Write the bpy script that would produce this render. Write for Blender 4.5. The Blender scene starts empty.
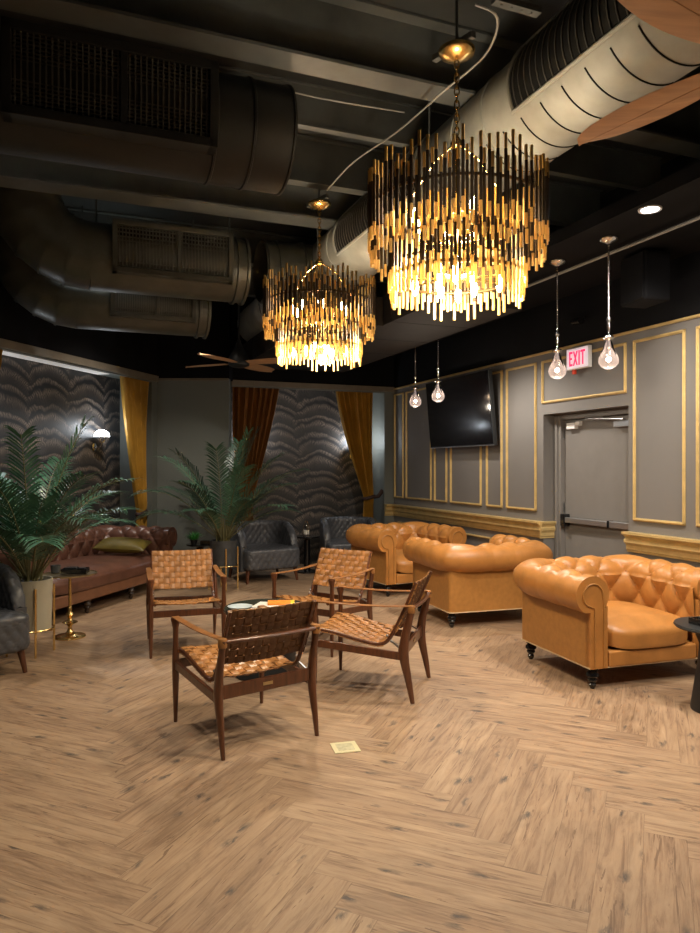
import bpy, math, random
from math import sin, cos, pi, radians as R, sqrt, atan2
from mathutils import Vector, Matrix
random.seed(7)
SC = bpy.context.scene
COL = SC.collection

# ------------------------------------------------------------------ camera, world, lights, exposure
cam_d = bpy.data.cameras.new('camera'); cam = bpy.data.objects.new('camera', cam_d); COL.objects.link(cam)
cam.location = (0, 0, 1.55); cam.rotation_euler = (R(90), 0, 0)
cam_d.sensor_fit = 'HORIZONTAL'; cam_d.sensor_width = 36; cam_d.lens = 36; cam_d.clip_start = .05
SC.camera = cam
world = bpy.data.worlds.new('world'); SC.world = world; world.use_nodes = True
world.node_tree.nodes['Background'].inputs[0].default_value = (.75, .83, 1, 1)
world.node_tree.nodes['Background'].inputs[1].default_value = .11
SC.view_settings.view_transform = 'Standard'; SC.view_settings.look = 'None'
SC.view_settings.gamma = 1; SC.view_settings.use_curve_mapping = False
SC.view_settings.exposure = 0.0
def lamp(name, kind, loc, energy, color, size=.1, target=None, spot=100, blend=.6, size_y=None):
    l = bpy.data.lights.new(name, kind); l.energy = energy; l.color = color
    if kind == 'AREA':
        l.size = size
        if size_y: l.shape = 'RECTANGLE'; l.size_y = size_y
    else: l.shadow_soft_size = size
    if kind == 'SPOT': l.spot_size = R(spot); l.spot_blend = blend
    o = bpy.data.objects.new(name, l); COL.objects.link(o); o.location = loc
    if target is not None:
        o.rotation_euler = (Vector(target) - Vector(loc)).to_track_quat('-Z', 'Y').to_euler()
    return o
WARM = (1, .80, .56); NEUT = (1, .90, .78); COOL = (.86, .93, 1)
# overhead spots: ceiling cans, mostly unseen, and a fill added over the left side
SOFTW = (1, .89, .74)
lamp('overhead_spot', 'SPOT', (1.5, 2.9, 3.9), 160, NEUT, .07, (1.3, 3.1, 0), 100, .8)
lamp('overhead_spot', 'SPOT', (-.9, 2.6, 3.9), 165, SOFTW, .07, (-.9, 2.8, 0), 100, .8)
lamp('overhead_spot', 'SPOT', (.5, 1.9, 3.9), 165, SOFTW, .07, (.4, 2.1, 0), 100, .8)
lamp('overhead_spot', 'SPOT', (-2.2, 4.9, 3.9), 215, SOFTW, .07, (-1.9, 5.0, 0), 105, .8)
lamp('overhead_spot', 'SPOT', (.9, 5.3, 3.9), 150, NEUT, .07, (.7, 5.3, 0), 100, .8)
lamp('overhead_spot', 'SPOT', (2.9, 2.9, 3.2), 170, NEUT, .07, (2.6, 4.9, .2), 110, .7)
lamp('overhead_spot', 'SPOT', (2.04, 4.76, 3.26), 190, NEUT, .06, (2.3, 5.3, 0), 135, .7)
lamp('overhead_spot', 'SPOT', (1.15, 7.4, 2.95), 170, NEUT, .06, (1.3, 7.5, 0), 145, .7)
lamp('overhead_spot', 'SPOT', (-2.3, 7.0, 3.9), 210, COOL, .07, (-2.6, 6.6, 0), 95, .7)  # unseen fill, added to brighten the palm and sofa side
lamp('overhead_spot', 'SPOT', (-2.0, 7.9, 3.9), 230, NEUT, .07, (-2.2, 8.0, 0), 100, .7)
lamp('overhead_spot', 'SPOT', (2.3, 3.6, 3.26), 150, NEUT, .06, (3.4, 5.0, 1.4), 120, .8)

# plan axes: u runs along the right wall away from the viewer, v across the room
U = Vector((-.3657, .9307, 0)); V = Vector((.9307, .3657, 0))
def AS(a, s, z=0): return V * a + U * s + Vector((0, 0, z))
C0 = Vector((.70, 11.10, 0)); E0 = Vector((-2.70, 9.80, 0)); D0 = Vector((-1.695, 9.80, 0))
LD = Vector((-.2555, -.9668, 0)); LN = Vector((-.9668, .2555, 0))     # left wall direction, outward normal
TRIM = 2.78; TOP = 4.15

# ------------------------------------------------------------------ materials
def newmat(name):
    m = bpy.data.materials.new(name); m.use_nodes = True
    nt = m.node_tree; b = nt.nodes['Principled BSDF']
    return m, nt, b
def N(nt, t, **k):
    n = nt.nodes.new(t)
    for a, v in k.items(): setattr(n, a, v)
    return n
def ramp(nt, fac, stops):
    r = N(nt, 'ShaderNodeValToRGB'); e = r.color_ramp.elements
    while len(e) > len(stops): e.remove(e[-1])
    while len(e) < len(stops): e.new(.5)
    for i, (p, c) in enumerate(stops):
        e[i].position = p; e[i].color = (*c, 1)
    nt.links.new(fac, r.inputs[0]); return r
def coords(nt, kind='Object', scale=(1, 1, 1), uv=None):
    if uv: c = N(nt, 'ShaderNodeUVMap', uv_map=uv); out = c.outputs[0]
    else: c = N(nt, 'ShaderNodeTexCoord'); out = c.outputs[kind]
    mp = N(nt, 'ShaderNodeMapping'); mp.inputs['Scale'].default_value = scale
    nt.links.new(out, mp.inputs[0]); return mp.outputs[0]
def noise(nt, co, scale, detail=4, rough=.55, dist=0):
    n = N(nt, 'ShaderNodeTexNoise'); n.inputs['Scale'].default_value = scale
    n.inputs['Detail'].default_value = detail; n.inputs['Roughness'].default_value = rough
    n.inputs['Distortion'].default_value = dist
    nt.links.new(co, n.inputs['Vector']); return n.outputs[0]
def bump(nt, b, h, strength=.2, dist=.01):
    n = N(nt, 'ShaderNodeBump'); n.inputs['Strength'].default_value = strength; n.inputs['Distance'].default_value = dist
    nt.links.new(h, n.inputs['Height']); nt.links.new(n.outputs[0], b.inputs['Normal']); return n
def simple(name, c, rough=.5, metal=0, var=.15, nscale=6, bmp=0, bscale=60, spec=.5, sheen=0, coat=0, stretch=(1,1,1)):
    m, nt, b = newmat(name)
    co = coords(nt, scale=stretch)
    f = noise(nt, co, nscale)
    lo = tuple(max(0, x * (1 - var)) for x in c); hi = tuple(min(1, x * (1 + var)) for x in c)
    r = ramp(nt, f, [(.3, lo), (.7, hi)]); nt.links.new(r.outputs[0], b.inputs['Base Color'])
    b.inputs['Roughness'].default_value = rough; b.inputs['Metallic'].default_value = metal
    b.inputs['Specular IOR Level'].default_value = spec
    if sheen: b.inputs['Sheen Weight'].default_value = sheen; b.inputs['Sheen Roughness'].default_value = .4; b.inputs['Sheen Tint'].default_value = (*hi, 1)
    if coat: b.inputs['Coat Weight'].default_value = coat; b.inputs['Coat Roughness'].default_value = .15
    if bmp: bump(nt, b, noise(nt, co, bscale, 3), bmp, .004)
    return m
def emit(name, c, strength, base=None):
    m, nt, b = newmat(name)
    b.inputs['Base Color'].default_value = (*(base or c), 1)
    b.inputs['Emission Color'].default_value = (*c, 1); b.inputs['Emission Strength'].default_value = strength
    return m
def glass(name, c=(1, 1, 1), rough=.02, ior=1.45):
    m, nt, b = newmat(name)
    b.inputs['Base Color'].default_value = (*c, 1); b.inputs['Transmission Weight'].default_value = 1
    b.inputs['Roughness'].default_value = rough; b.inputs['IOR'].default_value = ior
    return m
M = {}
M['paint'] = simple('wall_paint', (.15, .142, .135), .55, var=.04, nscale=2, bmp=.15, bscale=120)
M['paint_green'] = simple('wall_paint_olive', (.135, .145, .13), .55, var=.05, nscale=2, bmp=.15, bscale=120)
M['black'] = simple('black_paint', (.0055, .0055, .0065), .8, var=.25, nscale=1.5, spec=.12)
M['deck'] = simple('ceiling_black', (.040, .043, .043), .6, var=.35, nscale=1.2, spec=.3)
M['beam'] = simple('beam_paint', (.085, .090, .088), .45, var=.3, nscale=3)
M['soffit'] = simple('soffit_brown_black', (.028, .024, .022), .7, var=.15, spec=.25)
M['gold'] = simple('gold_trim_paint', (.60, .44, .19), .38, .35, var=.12, nscale=9)
M['brass'] = simple('brass', (.72, .50, .20), .25, 1, var=.1)
M['brass_pale'] = simple('pale_brass', (.55, .45, .27), .3, 1, var=.1)
M['bronze'] = simple('dark_bronze', (.12, .075, .035), .35, .9, var=.2)
M['chrome'] = simple('chrome', (.75, .75, .76), .12, 1, var=.03)
M['silver'] = simple('satin_steel', (.45, .46, .48), .35, .9, var=.05)
M['tan'] = simple('tan_leather', (.43, .185, .046), .36, var=.16, nscale=7, bmp=.25, bscale=180)
M['tan_panel'] = simple('tan_leather_panel', (.39, .178, .044), .42, var=.1, nscale=25, bmp=.25, bscale=180)
M['brown'] = simple('brown_leather', (.120, .053, .035), .3, var=.25, nscale=7, bmp=.25, bscale=160)
M['brown_tan'] = simple('brown_leather_rail', (.19, .085, .045), .4, var=.15, nscale=9)
M['grey_leather'] = simple('charcoal_leather', (.070, .073, .082), .36, var=.2, nscale=8, bmp=.2, bscale=160)
M['strap'] = simple('strap_leather', (.35, .155, .046), .33, var=.3, nscale=14, bmp=.25, bscale=120)
M['strap_back'] = simple('strap_shaded_side', (.12, .055, .022), .6, var=.2, nscale=14)  # rear faces of the weave, darkened in colour for the unlit chair back
M['walnut'] = simple('walnut', (.105, .035, .014), .3, var=.35, nscale=12, coat=.3, stretch=(4, 4, .5))
M['dark_wood'] = simple('dark_wood_leg', (.03, .018, .012), .35, var=.3)
M['black_gloss'] = simple('black_lacquer', (.006, .006, .007), .15, var=.1, coat=.4)
M['black_matt'] = simple('black_matt_metal', (.012, .014, .016), .45, var=.1)
M['velvet'] = simple('mustard_velvet', (.36, .185, .018), .6, var=.2, nscale=3, sheen=.25)
M['velvet_rust'] = simple('amber_velvet', (.24, .095, .016), .65, var=.18, nscale=3, sheen=.2)
M['tieback'] = simple('tieback_brown', (.03, .012, .008), .7, var=.2)
M['olive'] = simple('olive_velvet', (.11, .082, .008), .5, var=.25, nscale=5, sheen=.5)
M['leaf'] = simple('palm_leaf', (.055, .14, .085), .3, var=.5, nscale=5, spec=.6)
M['leaf_dark'] = simple('palm_leaf_dark', (.03, .085, .05), .38, var=.5, nscale=5, spec=.5)
M['leaf_bright'] = simple('grass_leaf', (.07, .36, .08), .4, var=.3)
M['stem'] = simple('palm_stem', (.13, .12, .05), .5, var=.3)
M['cream'] = simple('cream_planter', (.42, .39, .30), .55, var=.06)
M['charcoal'] = simple('charcoal_planter', (.05, .055, .06), .5, var=.3, nscale=12)
M['soil'] = simple('soil', (.012, .009, .006), .9, var=.5, nscale=40)
M['canvas'] = simple('duct_canvas', (.26, .262, .235), .6, var=.2, nscale=4, bmp=.5, bscale=9)
M['duct_black'] = simple('duct_black', (.014, .0135, .0125), .55, var=.2, spec=.35)
M['duct_grey'] = simple('duct_dark_steel', (.075, .075, .062), .42, .3, var=.25, nscale=4)
M['grille'] = simple('grille_dark', (.008, .008, .008), .6, var=.2, spec=.15)
M['grille_light'] = simple('grille_slat', (.12, .115, .10), .45, .3, var=.2)
M['wood_blade'] = simple('fan_blade_wood', (.55, .32, .165), .6, var=.15, nscale=3, stretch=(1, 7, 1), spec=.3)
M['white_blade'] = simple('fan_blade_pale', (.32, .27, .24), .4, var=.1)
M['screen'] = simple('tv_screen', (.004, .004, .005), .12, var=.1)
M['white'] = simple('white_plastic', (.75, .75, .76), .4, var=.03)
M['door'] = simple('door_paint', (.165, .155, .145), .5, var=.05)
M['card'] = simple('pale_yellow_plate', (.66, .60, .36), .5, var=.05)
M['card_ink'] = simple('plate_engraving', (.50, .46, .29), .5, var=.2, nscale=40)
M['orange_paper'] = simple('orange_paper', (.85, .27, .03), .5, var=.1)
M['yellow_paper'] = simple('yellow_paper', (.85, .6, .05), .5, var=.1)
M['white_paper'] = simple('white_paper', (.7, .68, .62), .5, var=.1, nscale=30)
M['dish'] = simple('pale_blue_dish', (.5, .58, .62), .2, var=.05)
M['glass'] = glass('clear_glass')
M['bulb_warm'] = emit('warm_bulb', (1, .78, .45), 45)
M['filament'] = emit('filament', (1, .74, .48), 60)
M['sconce_glass'] = emit('sconce_glass', (.86, .93, 1), 9)
M['can'] = emit('can_lens', (.95, .97, 1), 14)
M['red_lit'] = emit('exit_red', (1, .02, .09), 1.6, (.8, .02, .05))
M['exit_white'] = emit('exit_face', (.9, .72, .9), .45, (.8, .8, .8))

def lit_globe():
    m, nt, b = newmat('lit_clear_bulb'); out = nt.nodes['Material Output']
    tr = N(nt, 'ShaderNodeBsdfTransparent'); tr.inputs[0].default_value = (1, .97, .95, 1); mx = N(nt, 'ShaderNodeMixShader')
    lw = N(nt, 'ShaderNodeLayerWeight'); lw.inputs[0].default_value = .35
    r = ramp(nt, lw.outputs['Facing'], [(0, (.10, .10, .10)), (.6, (.18, .18, .18)), (1, (.75, .75, .75))])
    nt.links.new(r.outputs[0], mx.inputs[0]); nt.links.new(tr.outputs[0], mx.inputs[1]); nt.links.new(b.outputs[0], mx.inputs[2]); nt.links.new(mx.outputs[0], out.inputs[0])
    b.inputs['Base Color'].default_value = (.25, .23, .23, 1); b.inputs['Roughness'].default_value = .08
    b.inputs['Emission Color'].default_value = (1, .80, .74, 1); b.inputs['Emission Strength'].default_value = .6
    return m
M['globe'] = lit_globe()
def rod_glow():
    m, nt, b = newmat('lit_rod_end'); out = nt.nodes['Material Output']
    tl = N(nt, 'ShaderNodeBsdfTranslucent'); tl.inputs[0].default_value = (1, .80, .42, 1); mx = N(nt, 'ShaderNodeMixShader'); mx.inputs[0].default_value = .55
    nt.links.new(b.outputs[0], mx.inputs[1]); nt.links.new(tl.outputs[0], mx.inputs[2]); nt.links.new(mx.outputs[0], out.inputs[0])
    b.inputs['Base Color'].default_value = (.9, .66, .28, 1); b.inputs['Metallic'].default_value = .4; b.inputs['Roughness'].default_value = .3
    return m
M['rod_low'] = rod_glow()  # rod ends coloured pale and translucent to carry the bulbs' glow
def floor_material():
    m, nt, b = newmat('floor_planks'); L = nt.links.new
    uv = N(nt, 'ShaderNodeUVMap', uv_map='uv'); rn = N(nt, 'ShaderNodeUVMap', uv_map='rnd')
    sep = N(nt, 'ShaderNodeSeparateXYZ'); L(rn.outputs[0], sep.inputs[0])
    off = N(nt, 'ShaderNodeVectorMath', operation='SCALE'); off.inputs['Scale'].default_value = 37.0; L(rn.outputs[0], off.inputs[0])
    add = N(nt, 'ShaderNodeVectorMath', operation='ADD'); L(uv.outputs[0], add.inputs[0]); L(off.outputs[0], add.inputs[1])
    def mapped(sc):
        mp = N(nt, 'ShaderNodeMapping'); mp.inputs['Scale'].default_value = sc; L(add.outputs[0], mp.inputs[0]); return mp.outputs[0]
    grain = noise(nt, mapped((2.4, 30, 1)), 1.0, 8, .68, 1.2)
    broad = noise(nt, mapped((2.2, 7, 1)), 1.0, 5, .6, 1.5)
    base = ramp(nt, grain, [(.25, (.12, .076, .05)), (.39, (.275, .178, .110)), (.52, (.365, .25, .155)), (.78, (.44, .32, .212))])
    br = ramp(nt, broad, [(.28, (.70, .68, .67)), (.46, (.93, .92, .92)), (.70, (1.10, 1.09, 1.07))])
    mul = N(nt, 'ShaderNodeMixRGB', blend_type='MULTIPLY'); mul.inputs[0].default_value = 1; L(base.outputs[0], mul.inputs[1]); L(br.outputs[0], mul.inputs[2])
    # each plank a little lighter, darker or redder
    pr = ramp(nt, sep.outputs[0], [(0, (.90, .87, .86)), (.5, (1, .98, .97)), (1, (1.08, 1.08, 1.07))])
    m2 = N(nt, 'ShaderNodeMixRGB', blend_type='MULTIPLY'); m2.inputs[0].default_value = 1; L(mul.outputs[0], m2.inputs[1]); L(pr.outputs[0], m2.inputs[2])
    # knots: small dark blue-grey stains
    kn = N(nt, 'ShaderNodeTexVoronoi'); kn.inputs['Scale'].default_value = 1.0
    kw = noise(nt, mapped((9, 26, 1)), 1, 4, .7)
    kmp = N(nt, 'ShaderNodeMapping'); kmp.inputs['Scale'].default_value = (5.2, 13, 1); L(add.outputs[0], kmp.inputs[0])
    kadd = N(nt, 'ShaderNodeMixRGB', blend_type='ADD'); kadd.inputs[0].default_value = 1.0; L(kmp.outputs[0], kadd.inputs[1]); L(kw, kadd.inputs[2])
    L(kadd.outputs[0], kn.inputs['Vector'])
    kr = ramp(nt, kn.outputs['Distance'], [(.08, (1, 1, 1)), (.30, (0, 0, 0))])
    sp = N(nt, 'ShaderNodeSeparateXYZ'); L(kn.outputs['Color'], sp.inputs[0])
    gate = N(nt, 'ShaderNodeMath', operation='LESS_THAN'); gate.inputs[1].default_value = .36; L(sp.outputs[0], gate.inputs[0])
    km = N(nt, 'ShaderNodeMath', operation='MULTIPLY'); L(kr.outputs[0], km.inputs[0]); L(gate.outputs[0], km.inputs[1])
    km2 = N(nt, 'ShaderNodeMath', operation='MULTIPLY'); L(km.outputs[0], km2.inputs[0]); km2.inputs[1].default_value = .85
    m3 = N(nt, 'ShaderNodeMixRGB'); L(km2.outputs[0], m3.inputs[0]); L(m2.outputs[0], m3.inputs[1]); m3.inputs[2].default_value = (.060, .052, .050, 1)
    # long dark cracks
    cr = noise(nt, mapped((2.0, 26, 1)), 1.0, 4, .6, 2.2)
    crr = ramp(nt, cr, [(.345, (1, 1, 1)), (.375, (0, 0, 0))])
    cm = N(nt, 'ShaderNodeMath', operation='MULTIPLY'); L(crr.outputs[0], cm.inputs[0]); cm.inputs[1].default_value = .7
    m4 = N(nt, 'ShaderNodeMixRGB'); L(cm.outputs[0], m4.inputs[0]); L(m3.outputs[0], m4.inputs[1]); m4.inputs[2].default_value = (.12, .065, .038, 1)
    # joints from the distance to the plank edge
    ed = N(nt, 'ShaderNodeUVMap', uv_map='uv'); se = N(nt, 'ShaderNodeSeparateXYZ'); L(ed.outputs[0], se.inputs[0])
    def edge(sock, ln):
        a = N(nt, 'ShaderNodeMath', operation='SUBTRACT'); L(sock, a.inputs[0]); a.inputs[1].default_value = ln / 2
        c = N(nt, 'ShaderNodeMath', operation='ABSOLUTE'); L(a.outputs[0], c.inputs[0])
        d = N(nt, 'ShaderNodeMath', operation='GREATER_THAN'); L(c.outputs[0], d.inputs[0]); d.inputs[1].default_value = ln / 2 - .0013
        return d.outputs[0]
    mx = N(nt, 'ShaderNodeMath', operation='MAXIMUM'); L(edge(se.outputs[0], .99), mx.inputs[0]); L(edge(se.outputs[1], .165), mx.inputs[1])
    mm = N(nt, 'ShaderNodeMath', operation='MULTIPLY'); L(mx.outputs[0], mm.inputs[0]); mm.inputs[1].default_value = .38
    m5 = N(nt, 'ShaderNodeMixRGB'); L(mm.outputs[0], m5.inputs[0]); L(m4.outputs[0], m5.inputs[1]); m5.inputs[2].default_value = (.09, .055, .035, 1)
    L(m5.outputs[0], b.inputs['Base Color'])
    b.inputs['Roughness'].default_value = .5; b.inputs['Specular IOR Level'].default_value = .35
    bump(nt, b, grain, .12, .003)
    return m
M['floor'] = floor_material()

def wallpaper_material():
    # overlapping palm fronds in arched rows, taupe strokes on charcoal
    m, nt, b = newmat('palm_wallpaper'); L = nt.links.new
    def mth(op, a, c=None, d=None):
        n = N(nt, 'ShaderNodeMath', operation=op)
        for i, x in enumerate((a, c, d)):
            if x is None: continue
            if isinstance(x, (int, float)): n.inputs[i].default_value = x
            else: L(x, n.inputs[i])
        return n.outputs[0]
    uv = N(nt, 'ShaderNodeUVMap', uv_map='uv'); s = N(nt, 'ShaderNodeSeparateXYZ'); L(uv.outputs[0], s.inputs[0])
    co = coords(nt, uv='uv'); wn = noise(nt, co, 3.0, 3)
    W_, H_ = .72, .29
    x = mth('ADD', mth('DIVIDE', s.outputs[0], W_), mth('MULTIPLY', mth('SUBTRACT', wn, .5), .45))
    y0 = mth('ADD', mth('DIVIDE', s.outputs[1], H_), mth('MULTIPLY', mth('SUBTRACT', wn, .5), .7))
    # row index shift: alternate columns are offset by half a row
    col = mth('FLOOR', x); par = mth('MODULO', mth('ABSOLUTE', col), 2)
    lx = mth('SUBTRACT', mth('FRACT', x), .5)              # -.5 .. .5
    arch = mth('MULTIPLY', mth('MULTIPLY', lx, lx), 1.9)   # sag of the frond to both sides
    yy = mth('ADD', mth('ADD', y0, mth('MULTIPLY', par, .5)), arch)
    fr = mth('FRACT', yy); row = mth('FLOOR', yy)
    # strokes radiate from the rib: frequency across x, slanted with fr
    sgn = mth('SIGN', lx)
    ph = mth('ADD', mth('MULTIPLY', x, 19), mth('MULTIPLY', mth('MULTIPLY', mth('SUBTRACT', 1.0, fr), lx), 13))
    jit = noise(nt, co, 22, 2)
    st = mth('ABSOLUTE', mth('SINE', mth('MULTIPLY', mth('ADD', ph, mth('MULTIPLY', jit, 1.2)), pi)))
    low = ramp(nt, fr, [(.0, (.10, .10, .10)), (.22, (.35, .35, .35)), (.45, (.85, .85, .85)), (.57, (.60, .60, .60)), (.63, (0, 0, 0))])
    rib = ramp(nt, fr, [(.72, (0, 0, 0)), (.78, (.55, .55, .55)), (.90, (.85, .85, .85)), (.955, (.5, .5, .5)), (.98, (.05, .05, .05))])
    body = mth('MULTIPLY', low.outputs[0], mth('ADD', mth('MULTIPLY', st, .8), .2))
    top = mth('MULTIPLY', rib.outputs[0], mth('ADD', mth('MULTIPLY', st, .55), .45))
    val = mth('MAXIMUM', body, top)
    big = noise(nt, co, 1.7, 2)
    val = mth('MULTIPLY', val, mth('ADD', mth('MULTIPLY', big, 1.0), .45))
    r = ramp(nt, val, [(0, (.018, .020, .024)), (.4, (.062, .055, .050)), (.8, (.19, .155, .13)), (1, (.27, .22, .18))])
    L(r.outputs[0], b.inputs['Base Color']); b.inputs['Roughness'].default_value = .45
    return m
M['wallpaper'] = wallpaper_material()

# ------------------------------------------------------------------ mesh helper
class G:
    def __init__(s): s.v = []; s.f = []; s.uv = None; s.mi = []
    def add(s, vs, fs, mi=0):
        o = len(s.v); s.v += [tuple(p) for p in vs]; s.f += [tuple(i + o for i in f) for f in fs]; s.mi += [mi] * len(fs); return s
    def hexa(s, p, mi=0):   # 8 points: bottom 0-3, top 4-7 (counter clockwise)
        return s.add(p, [(3, 2, 1, 0), (4, 5, 6, 7), (0, 1, 5, 4), (1, 2, 6, 5), (2, 3, 7, 6), (3, 0, 4, 7)], mi)
    def box(s, x0, x1, y0, y1, z0, z1, mi=0):
        return s.hexa([(x0, y0, z0), (x1, y0, z0), (x1, y1, z0), (x0, y1, z0), (x0, y0, z1), (x1, y0, z1), (x1, y1, z1), (x0, y1, z1)], mi)
    def fbox(s, o, d, n, t0, t1, n0, n1, z0, z1, mi=0):   # box in a wall frame (d along, n across)
        def P(t, m, z): return o + d * t + n * m + Vector((0, 0, z))
        return s.hexa([P(t0, n0, z0), P(t1, n0, z0), P(t1, n1, z0), P(t0, n1, z0), P(t0, n0, z1), P(t1, n0, z1), P(t1, n1, z1), P(t0, n1, z1)], mi)
    def bar(s, a, b, w, h, up=(0, 0, 1), w2=None, h2=None, mi=0):
        a = Vector(a); b = Vector(b); d = (b - a).normalized(); u = Vector(up)
        x = d.cross(u); x = x.normalized() if x.length > 1e-4 else Vector((1, 0, 0)); y = x.cross(d).normalized()
        w2 = w if w2 is None else w2; h2 = h if h2 is None else h2
        p = []
        for c, ww, hh in ((a, w, h), (b, w2, h2)):
            p += [c - x * ww / 2 - y * hh / 2, c + x * ww / 2 - y * hh / 2, c + x * ww / 2 + y * hh / 2, c - x * ww / 2 + y * hh / 2]
        return s.hexa(p, mi)
    def tube(s, pts, r, n=10, cap=True, closed=False, mi=0, flat=None, up=None):
        pts = [Vector(p) for p in pts]; m = len(pts)
        rs = r if isinstance(r, (list, tuple)) else [r] * m
        vs = []; fs = []; prev = None
        for i, p in enumerate(pts):
            if closed: t = pts[(i + 1) % m] - pts[i - 1]
            else: t = pts[min(i + 1, m - 1)] - pts[max(i - 1, 0)]
            t.normalize()
            if prev is None:
                q = Vector(up) if up else (Vector((0, 0, 1)) if abs(t.z) < .9 else Vector((1, 0, 0)))
                x = t.cross(q).normalized()
            else:
                x = prev - t * prev.dot(t)
                x = x.normalized() if x.length > 1e-6 else t.orthogonal().normalized()
            prev = x; y = x.cross(t).normalized()
            for k in range(n):
                a = 2 * pi * k / n
                vs.append(p + x * cos(a) * rs[i] + y * sin(a) * rs[i] * (flat or 1))
        for i in range(m if closed else m - 1):
            j = (i + 1) % m
            for k in range(n):
                l = (k + 1) % n; fs.append((i * n + k, i * n + l, j * n + l, j * n + k))
        if cap and not closed:
            fs.append(tuple(range(n - 1, -1, -1))); fs.append(tuple((m - 1) * n + k for k in range(n)))
        return s.add(vs, fs, mi)
    def lathe(s, prof, c=(0, 0, 0), n=24, mi=0, closed=False):
        vs = []; fs = []; m = len(prof)
        for r, z in prof:
            for k in range(n):
                a = 2 * pi * k / n; vs.append((c[0] + r * cos(a), c[1] + r * sin(a), c[2] + z))
        for i in range(m - 1):
            for k in range(n):
                l = (k + 1) % n; fs.append((i * n + k, i * n + l, (i + 1) * n + l, (i + 1) * n + k))
        if prof[0][0] > 1e-4: fs.append(tuple(range(n - 1, -1, -1)))
        if prof[-1][0] > 1e-4: fs.append(tuple((m - 1) * n + k for k in range(n)))
        return s.add(vs, fs, mi)
    def grid(s, fn, nu, nv, closeu=False, mi=0):
        vs = [fn(i / (nu if closeu else nu - 1), j / (nv - 1)) for i in range(nu) for j in range(nv)]
        fs = []
        for i in range(nu if closeu else nu - 1):
            k = (i + 1) % nu
            for j in range(nv - 1): fs.append((i * nv + j, k * nv + j, k * nv + j + 1, i * nv + j + 1))
        return s.add(vs, fs, mi)
    def prism(s, outline, o, ax, ay, az, d0, d1, mi=0):   # outline in (ax, ay), extruded along az
        o = Vector(o); ax = Vector(ax); ay = Vector(ay); az = Vector(az); n = len(outline)
        vs = [o + ax * p[0] + ay * p[1] + az * d0 for p in outline] + [o + ax * p[0] + ay * p[1] + az * d1 for p in outline]
        fs = [tuple(range(n - 1, -1, -1)), tuple(range(n, 2 * n))] + [(i, (i + 1) % n, n + (i + 1) % n, n + i) for i in range(n)]
        return s.add(vs, fs, mi)
    def ball(s, c, r, n=10, sz=1, mi=0):
        prof = [(max(1e-5, r * sin(pi * i / n)), -r * sz * cos(pi * i / n)) for i in range(n + 1)]
        return s.lathe(prof, c, n * 2, mi)
    def sbox(s, x0, x1, y0, y1, z0, z1, e=4, n=20, fn=None, mi=0):   # puffy rounded box (superellipsoid)
        cx, cy, cz = (x0 + x1) / 2, (y0 + y1) / 2, (z0 + z1) / 2; hx, hy, hz = (x1 - x0) / 2, (y1 - y0) / 2, (z1 - z0) / 2
        vs = []; fs = []; idx = {}
        def pt(x, y, z):
            k = (round(x, 5), round(y, 5), round(z, 5))
            if k in idx: return idx[k]
            l = (abs(x) ** e + abs(y) ** e + abs(z) ** e) ** (1 / e)
            p = Vector((cx + hx * x / l, cy + hy * y / l, cz + hz * z / l))
            if fn: p = fn(p)
            idx[k] = len(vs); vs.append(p); return idx[k]
        g = [sin((-1 + 2 * i / n) * pi / 4) / sin(pi / 4) for i in range(n + 1)]
        for ax in range(3):
            for sg in (-1, 1):
                for i in range(n):
                    for j in range(n):
                        q = []
                        for a, b_ in ((g[i], g[j]), (g[i + 1], g[j]), (g[i + 1], g[j + 1]), (g[i], g[j + 1])):
                            c = [0, 0, 0]; c[ax] = sg; c[(ax + 1) % 3] = a; c[(ax + 2) % 3] = b_; q.append(pt(*c))
                        fs.append(tuple(q) if sg > 0 else tuple(reversed(q)))
        return s.add(vs, fs, mi)
    def build(s, name, mat, parent=None, smooth=False, bev=0, seg=2, uvf=None, sub=0):
        me = bpy.data.meshes.new(name); me.from_pydata(s.v, [], s.f); me.update()
        mats = mat if isinstance(mat, (list, tuple)) else [mat]
        for m_ in mats: me.materials.append(M[m_] if isinstance(m_, str) else m_)
        for p, mi in zip(me.polygons, s.mi): p.material_index = mi
        if smooth: me.polygons.foreach_set('use_smooth', [True] * len(me.polygons))
        if uvf:
            l = me.uv_layers.new(name='uv')
            for lp in me.loops: l.data[lp.index].uv = uvf(me.vertices[lp.vertex_index].co)
        o = bpy.data.objects.new(name, me); COL.objects.link(o); o.parent = parent
        if smooth == 'auto' or (smooth and s._sharp()):
            try: me.set_sharp_from_angle(angle=R(42))
            except Exception: pass
        if bev:
            b = o.modifiers.new('bevel', 'BEVEL'); b.width = bev; b.segments = seg; b.limit_method = 'ANGLE'; b.angle_limit = R(40)
        if sub:
            b = o.modifiers.new('sub', 'SUBSURF'); b.levels = sub; b.render_levels = sub
        return o
    def _sharp(s): return True
def tag(o, label, cat, group=None):
    o['label'] = label; o['category'] = cat
    if group: o['group'] = group
    return o
def thing(name, label, cat, loc=(0, 0, 0), rz=0, group=None):
    o = bpy.data.objects.new(name, None); COL.objects.link(o); o.empty_display_size = .1
    o.location = loc; o.rotation_euler = (0, 0, rz); return tag(o, label, cat, group)
def struct(o): o['kind'] = 'structure'; return o
def dup(root, loc, rz, label, group=None):
    r = root.copy(); COL.objects.link(r); r.location = loc; r.rotation_euler = (0, 0, rz); r['label'] = label
    if group: r['group'] = group
    for ch in list(root.children):
        c = ch.copy(); COL.objects.link(c); c.parent = r
        for g in list(ch.children):
            d = g.copy(); COL.objects.link(d); d.parent = c
    return r

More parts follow.
